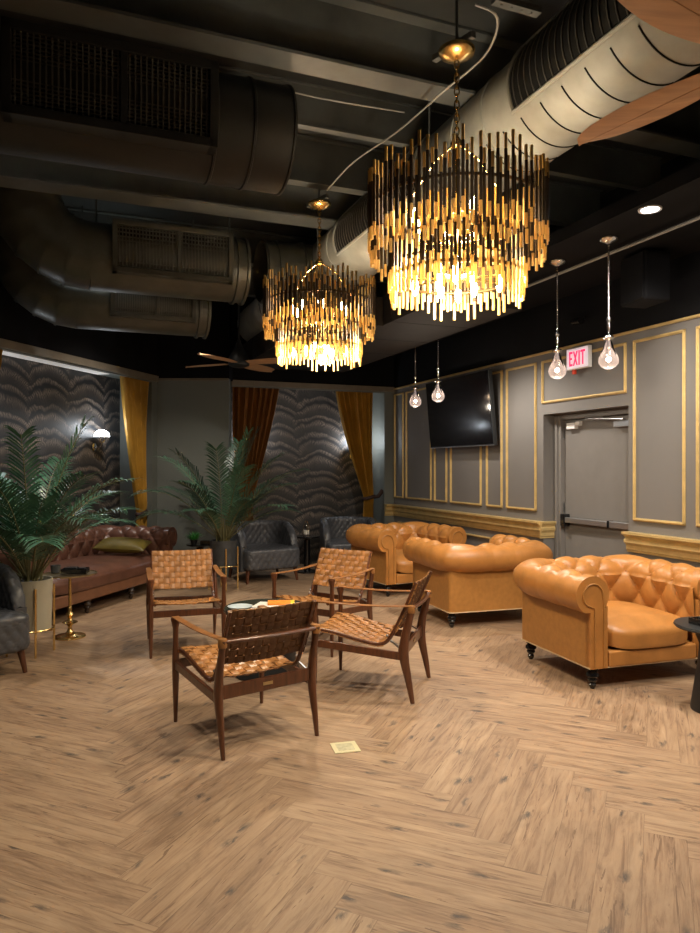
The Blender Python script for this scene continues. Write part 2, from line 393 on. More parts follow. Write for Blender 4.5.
# ------------------------------------------------------------------ room shell
def floor():
    w, n = .165, 6; L = w * n
    eA = Vector((.9167, -.3995)); eB = Vector((.3995, .9167)); O = Vector((-1.18, 3.396)) + Vector((.9307, .3657)) * .12 - eA * L - eB * w
    vs = []; fs = []; uvs = []; rn = []
    def inside(p):
        if (p - Vector((-2.7, 9.8))).dot(Vector((-.9668, .2555))) > 1.3: return False
        if (p - Vector((.7, 11.1))).dot(Vector((.9307, .3657))) > 1.0: return False
        if (p - Vector((.7, 11.1))).dot(Vector((-.3657, .9307))) > 1.4: return False
        return p.y > -3.8
    for x in range(-90, 110):
        for y in range(-90, 110):
            m = (x + y) % (2 * n)
            if m == 0: p = (x * w, y * w); a, b, hor = L, w, True
            elif m == n: p = (x * w, y * w); a, b, hor = w, L, False
            else: continue
            o = O + eA * p[0] + eB * p[1]; c = o + eA * a / 2 + eB * b / 2
            if not inside(c) or c.y > 13 or abs(c.x) > 9: continue
            k = len(vs)
            for q in (o, o + eA * a, o + eA * a + eB * b, o + eB * b): vs.append((q.x, q.y, 0))
            fs.append((k, k + 1, k + 2, k + 3))
            uvs += [(0, 0), (L, 0), (L, w), (0, w)] if hor else [(0, 0), (0, w), (L, w), (L, 0)]
            r1, r2 = random.random(), random.random(); rn += [(r1, r2)] * 4
    me = bpy.data.meshes.new('floor'); me.from_pydata(vs, [], fs); me.materials.append(M['floor'])
    l = me.uv_layers.new(name='uv'); l2 = me.uv_layers.new(name='rnd')
    for i in range(len(uvs)): l.data[i].uv = uvs[i]; l2.data[i].uv = rn[i]
    struct_o = bpy.data.objects.new('floor', me); COL.objects.link(struct_o); struct(struct_o)
floor()
RD = -U; RN = V     # right wall: direction towards the viewer, outward normal
BD = -V; BN = U     # back wall: direction to the left, outward normal
# right wall with the door opening
g = G(); T = .14
g.fbox(C0, RD, RN, -.7, 3.80, 0, T + .12, 0, TRIM)
g.fbox(C0, RD, RN, 5.05, 14.2, 0, T + .12, 0, TRIM)
g.fbox(C0, RD, RN, 3.80, 5.05, 0, T + .12, 2.11, TRIM)
wr = struct(g.build('wall_right', 'paint'))
g = G(); g.fbox(C0, RD, RN, -.7, 14.2, -.004, T + .12, TRIM, TOP); struct(g.build('wall_right_upper', 'black'))
# back wall: pier at the right, recess with wallpaper, header
BQ0, BQ1, BDEP = .168, 2.60, .54
g = G()
g.fbox(C0, BD, BN, 0, BQ0, 0, BDEP, 0, TRIM)
g.fbox(C0, BD, BN, BQ1, 2.80, .0, .3, 0, TRIM)
g.fbox(C0, BD, BN, BQ0, BQ1, 0, .04, 2.71, TRIM)
struct(g.build('wall_back', 'paint_green'))
g = G(); g.fbox(C0, BD, BN, BQ0 - .1, BQ1 + .12, BDEP, BDEP + .08, 0, TRIM + .02)
bw_o = C0
struct(g.build('wall_back_wallpaper', 'wallpaper', uvf=lambda p: ((Vector(p) - C0).dot(BD), p.z + .07)))
g = G(); g.fbox(C0, BD, BN, BQ0, BQ1, .08, BDEP, TRIM - .01, TRIM + .02); g.fbox(C0, BD, BN, BQ1, BQ1 + .1, .0, BDEP, 0, TRIM)
struct(g.build('ceiling_recess_back', 'paint_green'))
g = G(); g.fbox(C0, BD, BN, -.1, 2.85, -.004, .7, TRIM + .02, TOP); struct(g.build('wall_back_upper', 'black'))
# diagonal piece facing the viewer
XF = Vector((1, 0, 0)); YF = Vector((0, 1, 0))
g = G(); g.fbox(E0, XF, YF, 0, 1.005, 0, .12, 0, TRIM); struct(g.build('wall_diagonal', 'paint_green'))
g = G(); g.fbox(E0, XF, YF, -.3, 1.01, -.004, .3, TRIM, TOP); struct(g.build('wall_diagonal_upper', 'black'))
# left wall, recess with wallpaper
LT0, LT1, LDEP = .14, 3.55, .50
g = G()
g.fbox(E0, LD, LN, 0, LT0, 0, LDEP, 0, TRIM)
g.fbox(E0, LD, LN, LT1, 13.2, 0, LDEP, 0, TRIM)
g.fbox(E0, LD, LN, LT0, LT1, 0, .03, 2.715, TRIM)
struct(g.build('wall_left', 'paint_green'))
g = G(); g.fbox(E0, LD, LN, LT0 - .05, LT1 + .05, LDEP, LDEP + .08, 0, TRIM + .03)
struct(g.build('wall_left_wallpaper', 'wallpaper', uvf=lambda p: ((Vector(p) - E0).dot(LD) + .2, p.z)))
g = G(); g.fbox(E0, LD, LN, LT0, LT1, .03, LDEP, TRIM - .01, TRIM + .03); struct(g.build('ceiling_recess_left', 'paint_green'))
g = G(); g.fbox(E0, LD, LN, -.05, 13.2, -.004, .6, TRIM + .03, TOP); struct(g.build('wall_left_upper', 'black'))
# wall behind the viewer
PL = E0 + LD * 13.1; PR = C0 + RD * 14.1
dd = (PR - PL); ln = dd.length; dd.normalize(); nn = Vector((dd.y, -dd.x, 0))
g = G(); g.fbox(PL, dd, nn, -.5, ln + .5, 0, .15, 0, TOP); struct(g.build('wall_front', 'paint'))
# ceiling deck
g = G(); g.add([(-8, -5, TOP), (8, -5, TOP), (8, 13, TOP), (-8, 13, TOP), (-8, -5, TOP + .1), (8, -5, TOP + .1), (8, 13, TOP + .1), (-8, 13, TOP + .1)],
   [(0, 1, 2, 3), (7, 6, 5, 4), (0, 4, 5, 1), (1, 5, 6, 2), (2, 6, 7, 3), (3, 7, 4, 0)])
struct(g.build('ceiling', 'deck'))
# dropped soffits beside the right wall
g = G()
def asbox(g, a0, a1, s0, s1, z0, z1, mi=0):
    return g.hexa([AS(a0, s0, z0), AS(a1, s0, z0), AS(a1, s1, z0), AS(a0, s1, z0), AS(a0, s0, z1), AS(a1, s0, z1), AS(a1, s1, z1), AS(a0, s1, z1)], mi)
asbox(g, 3.52, 4.72, -3, 10.1, 3.30, 3.40)
struct(g.build('ceiling_soffit', 'black'))
g = G()
for k in range(5): asbox(g, 2.95, 3.85, 5.45 + .93 * k, 5.45 + .93 * k + .915, 3.0, 3.298)
for k in range(4): asbox(g, 2.22, 2.94, 6.55 + .9 * k, 6.55 + .9 * k + .885, 3.0 - .012, 3.28)
struct(g.build('ceiling_soffit_panels', 'soffit'))

# steel beams across the room
def beam(i, s, fw, z, h, a0=-5.2, a1=4.6):
    g = G(); asbox(g, a0, a1, s - fw / 2, s + fw / 2, z, z + .018); asbox(g, a0, a1, s - .008, s + .008, z + .018, z + h)
    asbox(g, a0, a1, s - fw / 2, s + fw / 2, z + h, z + h + .015)
    struct(g.build('trim_%d' % i, 'beam'))
beam(1, 3.68, .17, 3.76, .37); beam(2, 4.55, .06, 3.86, .28); beam(3, 5.28, .10, 3.78, .35); beam(4, 6.04, .24, 3.76, .37)
beam(5, 2.2, .17, 3.76, .37); beam(6, 7.6, .12, 3.78, .35); beam(7, 9.0, .12, 3.78, .35); beam(8, .7, .17, 3.76, .37)

# gold rail, top line, panel frames on the right wall
def molding(g, o, d, n, t0, t1, z, w, dep, vertical=False, zb=None):
    """picture-frame strip with a stepped profile"""
    pass
g = G(); g.fbox(C0, RD, -RN, 0, 14.0, 0, .018, TRIM - .020, TRIM + .004); g.fbox(C0, RD, -RN, 0, 14.0, 0, .026, TRIM - .014, TRIM - .002)
struct(g.build('trim_10', 'gold'))
g = G(); g.fbox(C0, BD, -BN, 0, 2.60, 0, .025, TRIM - .05, TRIM + .025); g.fbox(E0, XF, -YF, 0, 1.0, 0, .02, TRIM - .03, TRIM + .004)
g.fbox(E0, LD, -LN, 0, 13, 0, .025, TRIM - .05, TRIM + .034)
struct(g.build('trim_11', simple('trim_taupe', (.16, .135, .10), .5)))
rail_prof = [(0, .775), (.018, .775), (.018, .79), (.030, .80), (.030, .835), (.042, .85), (.058, .862), (.058, .885), (.040, .90), (.062, .925), (.085, .937), (.085, .958), (0, .958)]
def rail(i, t0, t1, ret=False):
    g = G(); g.prism(rail_prof, C0 + RD * 0, -RN, Vector((0, 0, 1)), RD, t0, t1)
    if ret: g.prism(rail_prof, C0 + RD * t1, RD * .6, Vector((0, 0, 1)), RN, -.05, .15)
    struct(g.build('trim_%d' % i, 'gold'))
rail(12, .0, 3.80, True); rail(13, 5.05, 14.0)
g = G(); g.prism(rail_prof, C0, -BN, Vector((0, 0, 1)), BD, 0, BQ0); struct(g.build('trim_14', 'gold'))
fi = [20]
def frame(t0, t1, z0, z1, o=C0, d=RD, n=-RN):
    g = G(); w = .027
    for a, b, c, e in ((t0, t1, z1 - w, z1), (t0, t1, z0, z0 + w), (t0, t0 + w, z0, z1), (t1 - w, t1, z0, z1)):
        g.fbox(o, d, n, a, b, 0, .014, c, e)
        if b - a > w * 1.5: g.fbox(o, d, n, a + .008, b - .008, .012, .026, c + .009, e - .009)
        else: g.fbox(o, d, n, a + .009, b - .009, .012, .026, c + .008, e - .008)
    struct(g.build('trim_%d' % fi[0], 'gold', bev=.003)); fi[0] += 1
def tpx(px):
    r = (px - 350) / 700; return (r * 11.1 - .7) / (.3657 + .9307 * r)
for p0, p1 in ((394.6, 404), (406.6, 432), (435, 447.5), (451, 482), (487, 503), (507, 537)):
    frame(tpx(p0) + (.02 if p0 < 400 else 0), tpx(p1), 1.06, 2.69)
frame(tpx(542.5), tpx(627), 2.225, 2.69); frame(tpx(634), tpx(686), 1.06, 2.69)
frame(tpx(697), tpx(697) + .75, 1.06, 2.69); frame(tpx(697) + .85, tpx(697) + 1.65, 1.06, 2.69)
for t0, t1 in ((.15, 1.0), (1.1, 1.9), (2.0, 2.8), (2.9, 3.7), (5.2, 6.3), (6.4, 7.5)): frame(t0, t1, .2, .69)
g = G(); g.fbox(C0, RD, -RN, 0, 3.8, 0, .016, 0, .13); g.fbox(C0, RD, -RN, 5.05, 14, 0, .016, 0, .13); struct(g.build('baseboard_right', 'paint'))
g = G(); g.fbox(E0, XF, -YF, 0, 1.0, 0, .016, 0, .13); struct(g.build('baseboard_diagonal', 'paint_green'))
g = G(); g.fbox(E0, LD, -LN, 3.3, 13, 0, .016, 0, .13); struct(g.build('baseboard_left', 'paint_green'))

# the exit door in its recess
dr = bpy.data.objects.new('door_1', None); COL.objects.link(dr); struct(dr)
def dbox(name, mat, t0, t1, n0, n1, z0, z1, bev=0, par=None):
    g = G(); g.fbox(C0, RD, RN, t0, t1, n0, n1, z0, z1); return g.build(name, mat, par or dr, bev=bev)
g = G(); g.fbox(C0, RD, RN, 3.90, 5.05, .205, .245, .01, 2.045); leaf = g.build('door_leaf', 'door', dr, bev=.003)
g = G()
for t0, t1, z0, z1 in ((3.80, 3.90, 0, 2.11), (3.90, 5.05, 2.05, 2.11)): g.fbox(C0, RD, RN, t0, t1, .15, .25, z0, z1)
g.fbox(C0, RD, RN, 3.815, 3.86, .13, .16, 0, 2.09)
g.build('door_frame', 'door', dr, bev=.004)
g = G(); g.fbox(C0, RD, RN, 3.78, 5.07, .26, .30, 0, 2.15); struct(g.build('wall_behind_door', 'black'))
g = G(); g.fbox(C0, RD, RN, 3.96, 4.62, .135, .175, .955, 1.01); g.fbox(C0, RD, RN, 4.62, 5.04, .145, .175, .950, 1.015); g.build('push_bar', 'silver', leaf, bev=.006)
g = G(); g.fbox(C0, RD, RN, 3.915, 3.985, .125, .205, .915, 1.045); g.fbox(C0, RD, RN, 4.61, 4.635, .132, .205, .945, 1.02); g.build('push_bar_bracket', 'black_gloss', leaf, bev=.01)
g = G(); g.fbox(C0, RD, RN, 3.99, 4.12, .15, .205, 1.945, 2.01); g.fbox(C0, RD, RN, 4.12, 4.18, .16, .205, 1.975, 2.02); g.build('latch_box', 'white', leaf, bev=.005)
g = G(); g.fbox(C0, RD, RN, 4.70, 5.03, .14, .205, 1.93, 1.99); g.tube([C0 + RD * 4.85 + RN * .13 + Vector((0, 0, 2.0)), C0 + RD * 4.35 + RN * .10 + Vector((0, 0, 2.035))], .012)
g.tube([C0 + RD * 4.35 + RN * .10 + Vector((0, 0, 2.035)), C0 + RD * 4.5 + RN * .19 + Vector((0, 0, 2.04))], .012)
g.build('door_closer', 'silver', leaf, bev=.005)
g = G()
for k in range(3): g.fbox(C0, RD, RN, 3.885, 3.90, .18, .206, .25 + .8 * k, .36 + .8 * k)
g.build('hinge', 'silver', dr)

# ------------------------------------------------------------------ tufted chesterfield
def tuft(s, w, P, Q):
    p = s / P + w / Q; q = s / P - w / Q
    a = abs(sin(pi * p)); b = abs(sin(pi * q))
    return (a * b) ** .42
def chesterfield(root, W, D, mat, panel, band, legmat, zt=.79, nlegs=2, tuftP=.235):
    AT = .15; RR = .13; zc = zt - RR; rc = .10
    xi = W / 2 - AT; yb = D / 2 - AT; yf = -D / 2 + .02
    # U path of the inner face
    segs = []
    L1 = yb - rc - yf; La = pi / 2 * rc; L2 = 2 * (xi - rc); tot = 2 * L1 + 2 * La + L2
    def path(s):
        if s < L1: return Vector((-xi, yf + s, 0)), Vector((-1, 0, 0))
        s -= L1
        if s < La:
            a = s / rc; return Vector((-xi + rc - rc * cos(a), yb - rc + rc * sin(a), 0)), Vector((-cos(a), sin(a), 0))
        s -= La
        if s < L2: return Vector((-xi + rc + s, yb, 0)), Vector((0, 1, 0))
        s -= L2
        if s < La:
            a = s / rc; return Vector((xi - rc + rc * sin(a), yb - rc + rc * cos(a), 0)), Vector((sin(a), cos(a), 0))
        s -= La
        return Vector((xi, yb - rc - s, 0)), Vector((1, 0, 0))
    zl = .36; h1 = zc - zl; arc = R(250); la = arc * RR; wt = h1 + la
    def prof(w):
        if w < h1:
            return Vector((.012 - .02 * w / h1, zl + w)), Vector((-1, 0))
        a = pi - (w - h1) / RR
        return Vector((RR + .004 + RR * cos(a), zc + RR * sin(a))), Vector((cos(a), sin(a)))
    # snap the tuft pitch so that the pattern closes at both arm fronts
    P = tot / round(tot / tuftP); Q = (h1 + RR * 1.9) / 1.75
    ns = int(tot / .0125); nw = 62
    g = G()
    def fn(a, b):
        s = a * tot; w = b * wt; p, n = path(s); q, m = prof(w)
        edge = min(1, s / .10, (tot - s) / .10); edge = max(0, edge) ** .6
        aw = (w - h1) / RR
        fade = 1 if aw < 1.5 else max(0, 1 - (aw - 1.5) / .8)
        h = .040 * (tuft(s, w - .02, P, Q) - .55) * fade * edge
        # ruched folds on the outer side of the roll
        h += .006 * (1 - fade) * (abs(sin(pi * s / P)) ** .5 - .6) * edge
        q = q + m * h
        mk = 1 / max(abs(n.x), abs(n.y)) ** .55
        return p + n * (q.x * mk) + Vector((0, 0, q.y))
    g.grid(fn, ns, nw)
    # covered buttons sunk in the crossings
    i = 0
    for r_ in range(0, 5):
        w = .02 + r_ * Q / 2
        if (w - h1) / RR > 1.9: break
        k = 0 if r_ % 2 == 0 else .5
        while k * P < tot:
            s = k * P
            if .12 < s < tot - .12:
                p, n = path(s); q, m = prof(w); q = q - m * .017; c = p + n * (q.x / max(abs(n.x), abs(n.y)) ** .55) + Vector((0, 0, q.y)); g.ball(c, .008, 5)
            k += 1
    g.build('tufted_back_and_arms', mat, root, smooth=True)
    # outer shell
    def upath(off):
        pts = [(-W / 2 + off, -D / 2 + .01)]; rr = .04
        for k in range(7): a = pi - k / 6 * pi / 2; pts.append((-W / 2 + off + rr + (rr) * cos(a), D / 2 - off - rr + rr * sin(a)))
        for k in range(7): a = pi / 2 - k / 6 * pi / 2; pts.append((W / 2 - off - rr + rr * cos(a), D / 2 - off - rr + rr * sin(a)))
        pts.append((W / 2 - off, -D / 2 + .01)); return pts
    g = G(); o = upath(0.0); inn = upath(.07); n = len(o); zb = .15; ztp = zc - .02
    vs = [(x, y, zb) for x, y in o] + [(x, y, ztp) for x, y in o] + [(x, y, zb) for x, y in inn] + [(x, y, ztp) for x, y in inn]
    fs = []
    for k in range(n - 1):
        fs += [(k, k + 1, n + k + 1, n + k), (2 * n + k + 1, 2 * n + k, 3 * n + k, 3 * n + k + 1), (k + 1, k, 2 * n + k, 2 * n + k + 1), (n + k, n + k + 1, 3 * n + k + 1, 3 * n + k)]
    fs += [(0, n, 3 * n, 2 * n), (n - 1, 3 * n - 1, 4 * n - 1, 2 * n - 1)]
    g.add(vs, fs); g.box(-W / 2 + .04, W / 2 - .04, -D / 2 + .05, D / 2 - .05, zb + .01, zb + .10)
    g.build('outer_panels', panel, root, smooth=True)
    # pale welt round the bottom edge
    g = G(); g.tube([(-W / 2 - .002, -D / 2 - .004, zb + .002)] + [(x, y, zb + .002) for x, y in upath(-.002)[1:-1]] + [(W / 2 + .002, -D / 2 - .004, zb + .002)], .005, 6, closed=True)
    g.build('bottom_welt', band, root, smooth=True)
    # scroll fronts
    for sgn in (-1, 1):
        g = G(); ol = []
        cx = RR + .004
        for k in range(25):
            a = R(-62) + k / 24 * R(244 + 60); ol.append((cx + (RR + .004) * cos(a), zc + (RR + .004) * sin(a)))
        ol += [(.012, zc - .08), (.012, zb), (AT, zb), (AT, zc - .12)]
        g.prism(ol, (sgn * xi, 0, 0), (sgn, 0, 0), (0, 0, 1), (0, 1, 0), -D / 2 - .012, -D / 2 + .05)
        f = g.build('arm_front', mat, root, smooth=True, bev=.006)
        g = G(); rl = [Vector((sgn * (xi + .045), -D / 2 - .016, zb + .01)), Vector((sgn * (xi + .045), -D / 2 - .016, zc - .05))]
        for k in range(19):
            a = pi - k / 18 * R(235)
            rl.append(Vector((sgn * (xi + cx + (RR - .05) * cos(a)), -D / 2 - .016, zc + (RR - .05) * sin(a))))
        rl += [Vector((sgn * (xi + AT - .03), -D / 2 - .016, zc - .09)), Vector((sgn * (xi + AT - .03), -D / 2 - .016, zb + .01))]
        g.tube(rl, .0055, 6); g.build('scroll_piping', panel, f, smooth=True)
    # seat
    g = G(); g.sbox(-xi + .006, xi - .006, -D / 2 - .03, yb + .02, .255, .455, 5, 24, fn=lambda p: Vector((p.x, p.y, p.z + (.03 * cos(min(1, abs(p.x / xi)) * pi / 2) * cos((p.y + .05) / D * pi) if p.z > .36 else 0) - (.035 if p.y < -D / 2 + .12 and p.z > .3 else 0) * min(1, max(0, (-D / 2 + .12 - p.y) / .15)))))
    g.build('seat_cushion', mat, root, smooth=True)
    g = G(); g.box(-xi + .002, xi - .002, -D / 2 - .012, -D / 2 + .10, zb, .262)
    g.build('front_rail', band if band != 'brass_pale' else panel, root, bev=.014, seg=3)
    prof_l = [(.036, .155), (.040, .134), (.028, .124), (.043, .106), (.045, .090), (.030, .074), (.035, .064), (.030, .053), (.018, .042), (.026, .033), (.024, .018), (.016, .006), (.015, 0)]
    xs = [(-1 + 2 * k / (nlegs - 1)) * (W / 2 - .055) for k in range(nlegs)]
    for x in xs:
        for y in (-D / 2 + .045, D / 2 - .07):
            g = G(); g.lathe([(r, z) for r, z in reversed(prof_l)], (x, y, 0), 16); g.build('leg', legmat, root, smooth=True)
GR = 'tan tufted leather club armchairs'
M['pale_welt'] = simple('pale_welt', (.55, .42, .25), .5)
cA = thing('chesterfield_armchair', 'farthest tan tufted leather armchair, before the grey quilted chairs, open seat facing this way', 'armchair', (.68, 8.92, 0), R(28), GR)
chesterfield(cA, 1.06, .90, 'tan', 'tan_panel', 'pale_welt', 'black_gloss')
for c in cA.children:
    if c.name.startswith('front_rail'): c.data.materials[0] = M['tan']
dup(cA, (1.32, 7.25, 0), R(197.5), 'middle tan tufted leather armchair, seen from behind with its plain back panel')
dup(cA, (2.025, 5.42, 0), R(17.5), 'nearest tan tufted leather armchair on turned black legs, seat facing forward at the right edge')
sofa = thing('chesterfield_sofa', 'long dark brown tufted leather sofa along the left wallpapered wall', 'sofa',
    tuple(Vector((-2.3, 9.05, 0)) + LD * 1.3 + LN * .5), atan2(-LD.x, LD.y) + pi * 0)
# local -y must face into the room (-LN), local x along the wall
sofa.rotation_euler[2] = atan2(-LN.x, LN.y)
chesterfield(sofa, 2.6, 1.0, 'brown', 'brown', 'brown_tan', 'dark_wood', zt=.765, nlegs=4, tuftP=.20)
# pillow
g = G()
def pil(p): return p
def pillow_fn(a, b):
    return None
nn_ = 28; vs = []; fs = []
for sd in (1, -1):
    o = len(vs)
    for i in range(nn_ + 1):
        for j in range(nn_ + 1):
            x = -1 + 2 * i / nn_; y = -1 + 2 * j / nn_
            k = max(0, (1 - x ** 2) * (1 - y ** 2)) ** .42
            pin = 1 - .10 * (1 - (x * y) ** 2)
            vs.append((x * .31 * (1 - .07 * (1 - y * y)), y * .20 * (1 - .07 * (1 - x * x)), sd * .085 * k))
    for i in range(nn_):
        for j in range(nn_):
            q = (o + i * (nn_ + 1) + j, o + (i + 1) * (nn_ + 1) + j, o + (i + 1) * (nn_ + 1) + j + 1, o + i * (nn_ + 1) + j + 1)
            fs.append(q if sd > 0 else tuple(reversed(q)))
g.add(vs, fs)
pw = g.build('throw_pillow', 'olive', smooth=True); tag(pw, 'olive green velvet cushion lying on the brown tufted sofa', 'pillow')
pw.location = Vector((-2.3, 9.05, .585)) + LD * .56 + LN * .36; pw.rotation_euler = (R(9), R(3), R(2))

# ------------------------------------------------------------------ quilted tub chair
def tub(root, W=.84, D=.78, zt=.78, za=.64):
    xi = W / 2 - .10; rc = .24; yf = -D / 2 + .15; yb = D / 2 - .10
    L1 = yb - rc - yf; La = pi / 2 * rc; L2 = 2 * (xi - rc); tot = 2 * L1 + 2 * La + L2
    def path(s):
        if s < L1: return Vector((-xi, yf + s, 0)), Vector((-1, 0, 0)), s / (tot / 2)
        t = s - L1
        if t < La:
            a = t / rc; return Vector((-xi + rc - rc * cos(a), yb - rc + rc * sin(a), 0)), Vector((-cos(a), sin(a), 0)), 0
        t -= La
        if t < L2: return Vector((-xi + rc + t, yb, 0)), Vector((0, 1, 0)), 0
        t -= L2
        if t < La:
            a = t / rc; return Vector((xi - rc + rc * sin(a), yb - rc + rc * cos(a), 0)), Vector((sin(a), cos(a), 0)), 0
        t -= La
        return Vector((xi, yb - rc - t, 0)), Vector((1, 0, 0)), 0
    def ztop(s):
        k = max(0, min(1, min(s, tot - s) / .34)); k = (1 - (1 - k) ** 2) ** .6
        return .48 + (zt - .48) * k
    g = G(); P = .085; Q = .12
    def fn(a, b):
        s = a * tot; p, n, _ = path(s); z1 = ztop(s) - .05
        hi = z1 - .36; wt = hi + pi * .05 + (z1 - .16); w = b * wt
        if w < hi: q = Vector((0, .36 + w)); m = Vector((-1, 0)); k = 1
        elif w < hi + pi * .05:
            an = pi - (w - hi) / .05; q = Vector((.05 + .05 * cos(an), z1 + .05 * sin(an))); m = Vector((cos(an), sin(an))); k = 1
        else: q = Vector((.10, z1 - (w - hi - pi * .05))); m = Vector((1, 0)); k = 0.15
        e = min(1, s / .03, (tot - s) / .03)
        h = .013 * (tuft(s, w, P, Q) - .5) * k
        q = q + m * h
        return p + n * (.05 + (q.x - .05) * (.75 + .25 * e)) + Vector((0, 0, q.y))
    g.grid(fn, int(tot / .012), 70)
    for s_, sg in ((0, -1), (tot, 1)):       # closed fronts of the arms
        g.box(*( (-xi - .095, -xi - .003) if sg < 0 else (xi + .003, xi + .095)), yf - .008, yf + .02, .16, .475)
    g.build('quilted_shell', 'grey_leather', root, smooth=True)
    g = G()
    def quilt(p):
        h = .012 * (tuft(p.x, p.y if p.z > .40 else p.z, .085, .12) - .5); 
        return Vector((p.x, p.y - (h if p.z <= .40 else 0), p.z + (h if p.z > .40 else 0)))
    g.sbox(-xi - .075, xi + .075, -D / 2 - .02, yb + .02, .17, .46, 9, 56, fn=quilt); g.build('seat', 'grey_leather', root, smooth=True)
    for x in (-1, 1):
        for y in (-1, 1):
            g = G(); g.tube([(x * (W / 2 - .08), y * (D / 2 - .09), .18), (x * (W / 2 - .055), y * (D / 2 - .06), 0)], [.028, .016], 10); g.build('leg', 'walnut', root, smooth=True)
t1 = thing('quilted_tub_chair', 'charcoal diamond-quilted leather tub chair directly right of the palm in the dark planter', 'armchair', (-1.20, 9.66, 0), R(30), 'grey quilted tub chairs')
tub(t1)
dup(t1, (-.02, 10.40, 0), R(14), 'charcoal quilted leather tub chair partly hidden behind the farthest tan tufted armchair')
dup(t1, (-2.93, 5.20, 0), R(50), 'grey diamond-quilted leather tub chair cut by the left edge, beside the cream planter')

# ------------------------------------------------------------------ woven leather safari chair
def ribbon(g, pts, nrm, side, w, th=.0035, back=0):
    """flat strap following pts; nrm/side give the surface axes at each point"""
    vs = []; n = len(pts)
    for p, m, sd in zip(pts, nrm, side):
        vs += [p - sd * w / 2 - m * th / 2, p + sd * w / 2 - m * th / 2, p + sd * w / 2 + m * th / 2, p - sd * w / 2 + m * th / 2]
    fs = [(3, 2, 1, 0), tuple((n - 1) * 4 + k for k in range(4))]
    for i in range(n - 1):
        a = i * 4; b = a + 4
        for k in range(4): fs.append((a + k, a + (k + 1) % 4, b + (k + 1) % 4, b + k))
    g.add(vs, fs)
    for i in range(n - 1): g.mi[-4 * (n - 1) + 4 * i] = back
def safari(root):
    hw = .2925; yr = -.335; yf = .335
    # front legs
    for s in (-1, 1):
        g = G(); g.tube([(s * hw, yf, 0), (s * hw, yf, .12), (s * hw, yf, .28), (s * hw, yf, .38), (s * hw, yf, .50), (s * hw, yf, .57), (s * hw, yf + .003, .62), (s * hw, yf + .003, .632)],
                        [.011, .0155, .021, .022, .016, .017, .029, .026], 12); g.build('front_leg', 'walnut', root, smooth=True)
        g = G(); g.tube([(s * hw, yr - .01, 0), (s * hw, yr + .012, .12), (s * hw, yr + .042, .26), (s * hw, yr + .052, .34), (s * hw, yr + .038, .44), (s * hw, yr + .010, .55), (s * hw, yr - .008, .632)],
                        [.0105, .016, .022, .025, .021, .017, .017], 12, flat=1.4, up=(0, 1, 0)); g.build('rear_leg', 'walnut', root, smooth=True)
        g = G(); g.bar((s * hw, yf, .350), (s * hw, yr + .045, .300), .022, .052); g.build('side_rail', 'walnut', root, bev=.005)
        # leather arm strap with a wrap round the rear post
        g = G(); pts = []; nr = []; sd = []
        for k in range(13):
            t = k / 12; y = yf + .012 + (yr - .012 - yf - .012) * t; z = .636 - .012 * sin(pi * t); pts.append(Vector((s * hw, y, z))); nr.append(Vector((0, 0, 1))); sd.append(Vector((1, 0, 0)))
        ribbon(g, pts, nr, sd, .046, .006); a = g.build('arm_strap', 'walnut_strap', root, bev=.002)
        g = G(); g.lathe([(.022, .590), (.025, .597), (.025, .632), (.020, .640)], (s * hw, yr - .003, 0), 14); g.build('strap_wrap', 'strap', a, smooth=True)
    g = G(); g.bar((-hw, yf, .352), (hw, yf, .352), .018, .055); g.build('front_rail', 'walnut', root, bev=.005)
    g = G(); g.bar((-hw, yr + .048, .335), (hw, yr + .048, .345), .020, .075); g.build('rear_rail', 'walnut', root, bev=.005)
    g = G(); g.box(-.03, .03, yr + .034, yr + .040, .335, .352); g.build('maker_plate', 'brass_pale', root)
    g = G(); g.tube([(-hw, yr - .008, .622), (-.15, yr - .022, .622), (0, yr - .027, .622), (.15, yr - .022, .622), (hw, yr - .008, .622)], .016, 10, flat=.8); g.build('back_bar', 'walnut', root, smooth=True)
    # curved shell sides
    prof = [(yf + .02, .432), (yf - .10, .425), (.10, .395), (0, .375), (-.09, .362), (-.145, .372), (-.185, .41), (-.225, .48), (-.265, .56), (-.31, .66), (-.345, .74), (-.365, .785)]
    def cr(t):
        x = t * (len(prof) - 1); i = min(len(prof) - 2, int(x)); f = x - i
        P = [Vector((0, *prof[max(0, min(len(prof) - 1, j))])) for j in (i - 1, i, i + 1, i + 2)]
        return .5 * ((2 * P[1]) + (-P[0] + P[2]) * f + (2 * P[0] - 5 * P[1] + 4 * P[2] - P[3]) * f * f + (-P[0] + 3 * P[1] - 3 * P[2] + P[3]) * f ** 3)
    # arc-length table
    M_ = 300; tb = [cr(k / M_) for k in range(M_ + 1)]; acc = [0]
    for k in range(M_): acc.append(acc[-1] + (tb[k + 1] - tb[k]).length)
    def at(L):
        L = max(0, min(acc[-1], L)); import bisect
        k = min(M_ - 1, max(0, bisect.bisect(acc, L) - 1)); f = (L - acc[k]) / max(1e-9, acc[k + 1] - acc[k])
        p = tb[k].lerp(tb[k + 1], f); t = (tb[k + 1] - tb[k]).normalized(); n = Vector((0, -t.z, t.y)); 
        if n.z < 0 and abs(t.y) > abs(t.z): n = -n
        return p, t, n
    LT = acc[-1]; xs = .262
    for s in (-1, 1):
        pts = [tb[k] + Vector((s * xs, 0, 0)) for k in range(0, M_ + 1, 10)]
        g = G(); g.tube(pts, [.013] * len(pts), 8, flat=1.0); g.build('shell_side', 'walnut', root, smooth=True)
    # weave: cross straps wrap between the sides, long straps run front to back
    def sag(x): return -.018 * (1 - (x / xs) ** 2)
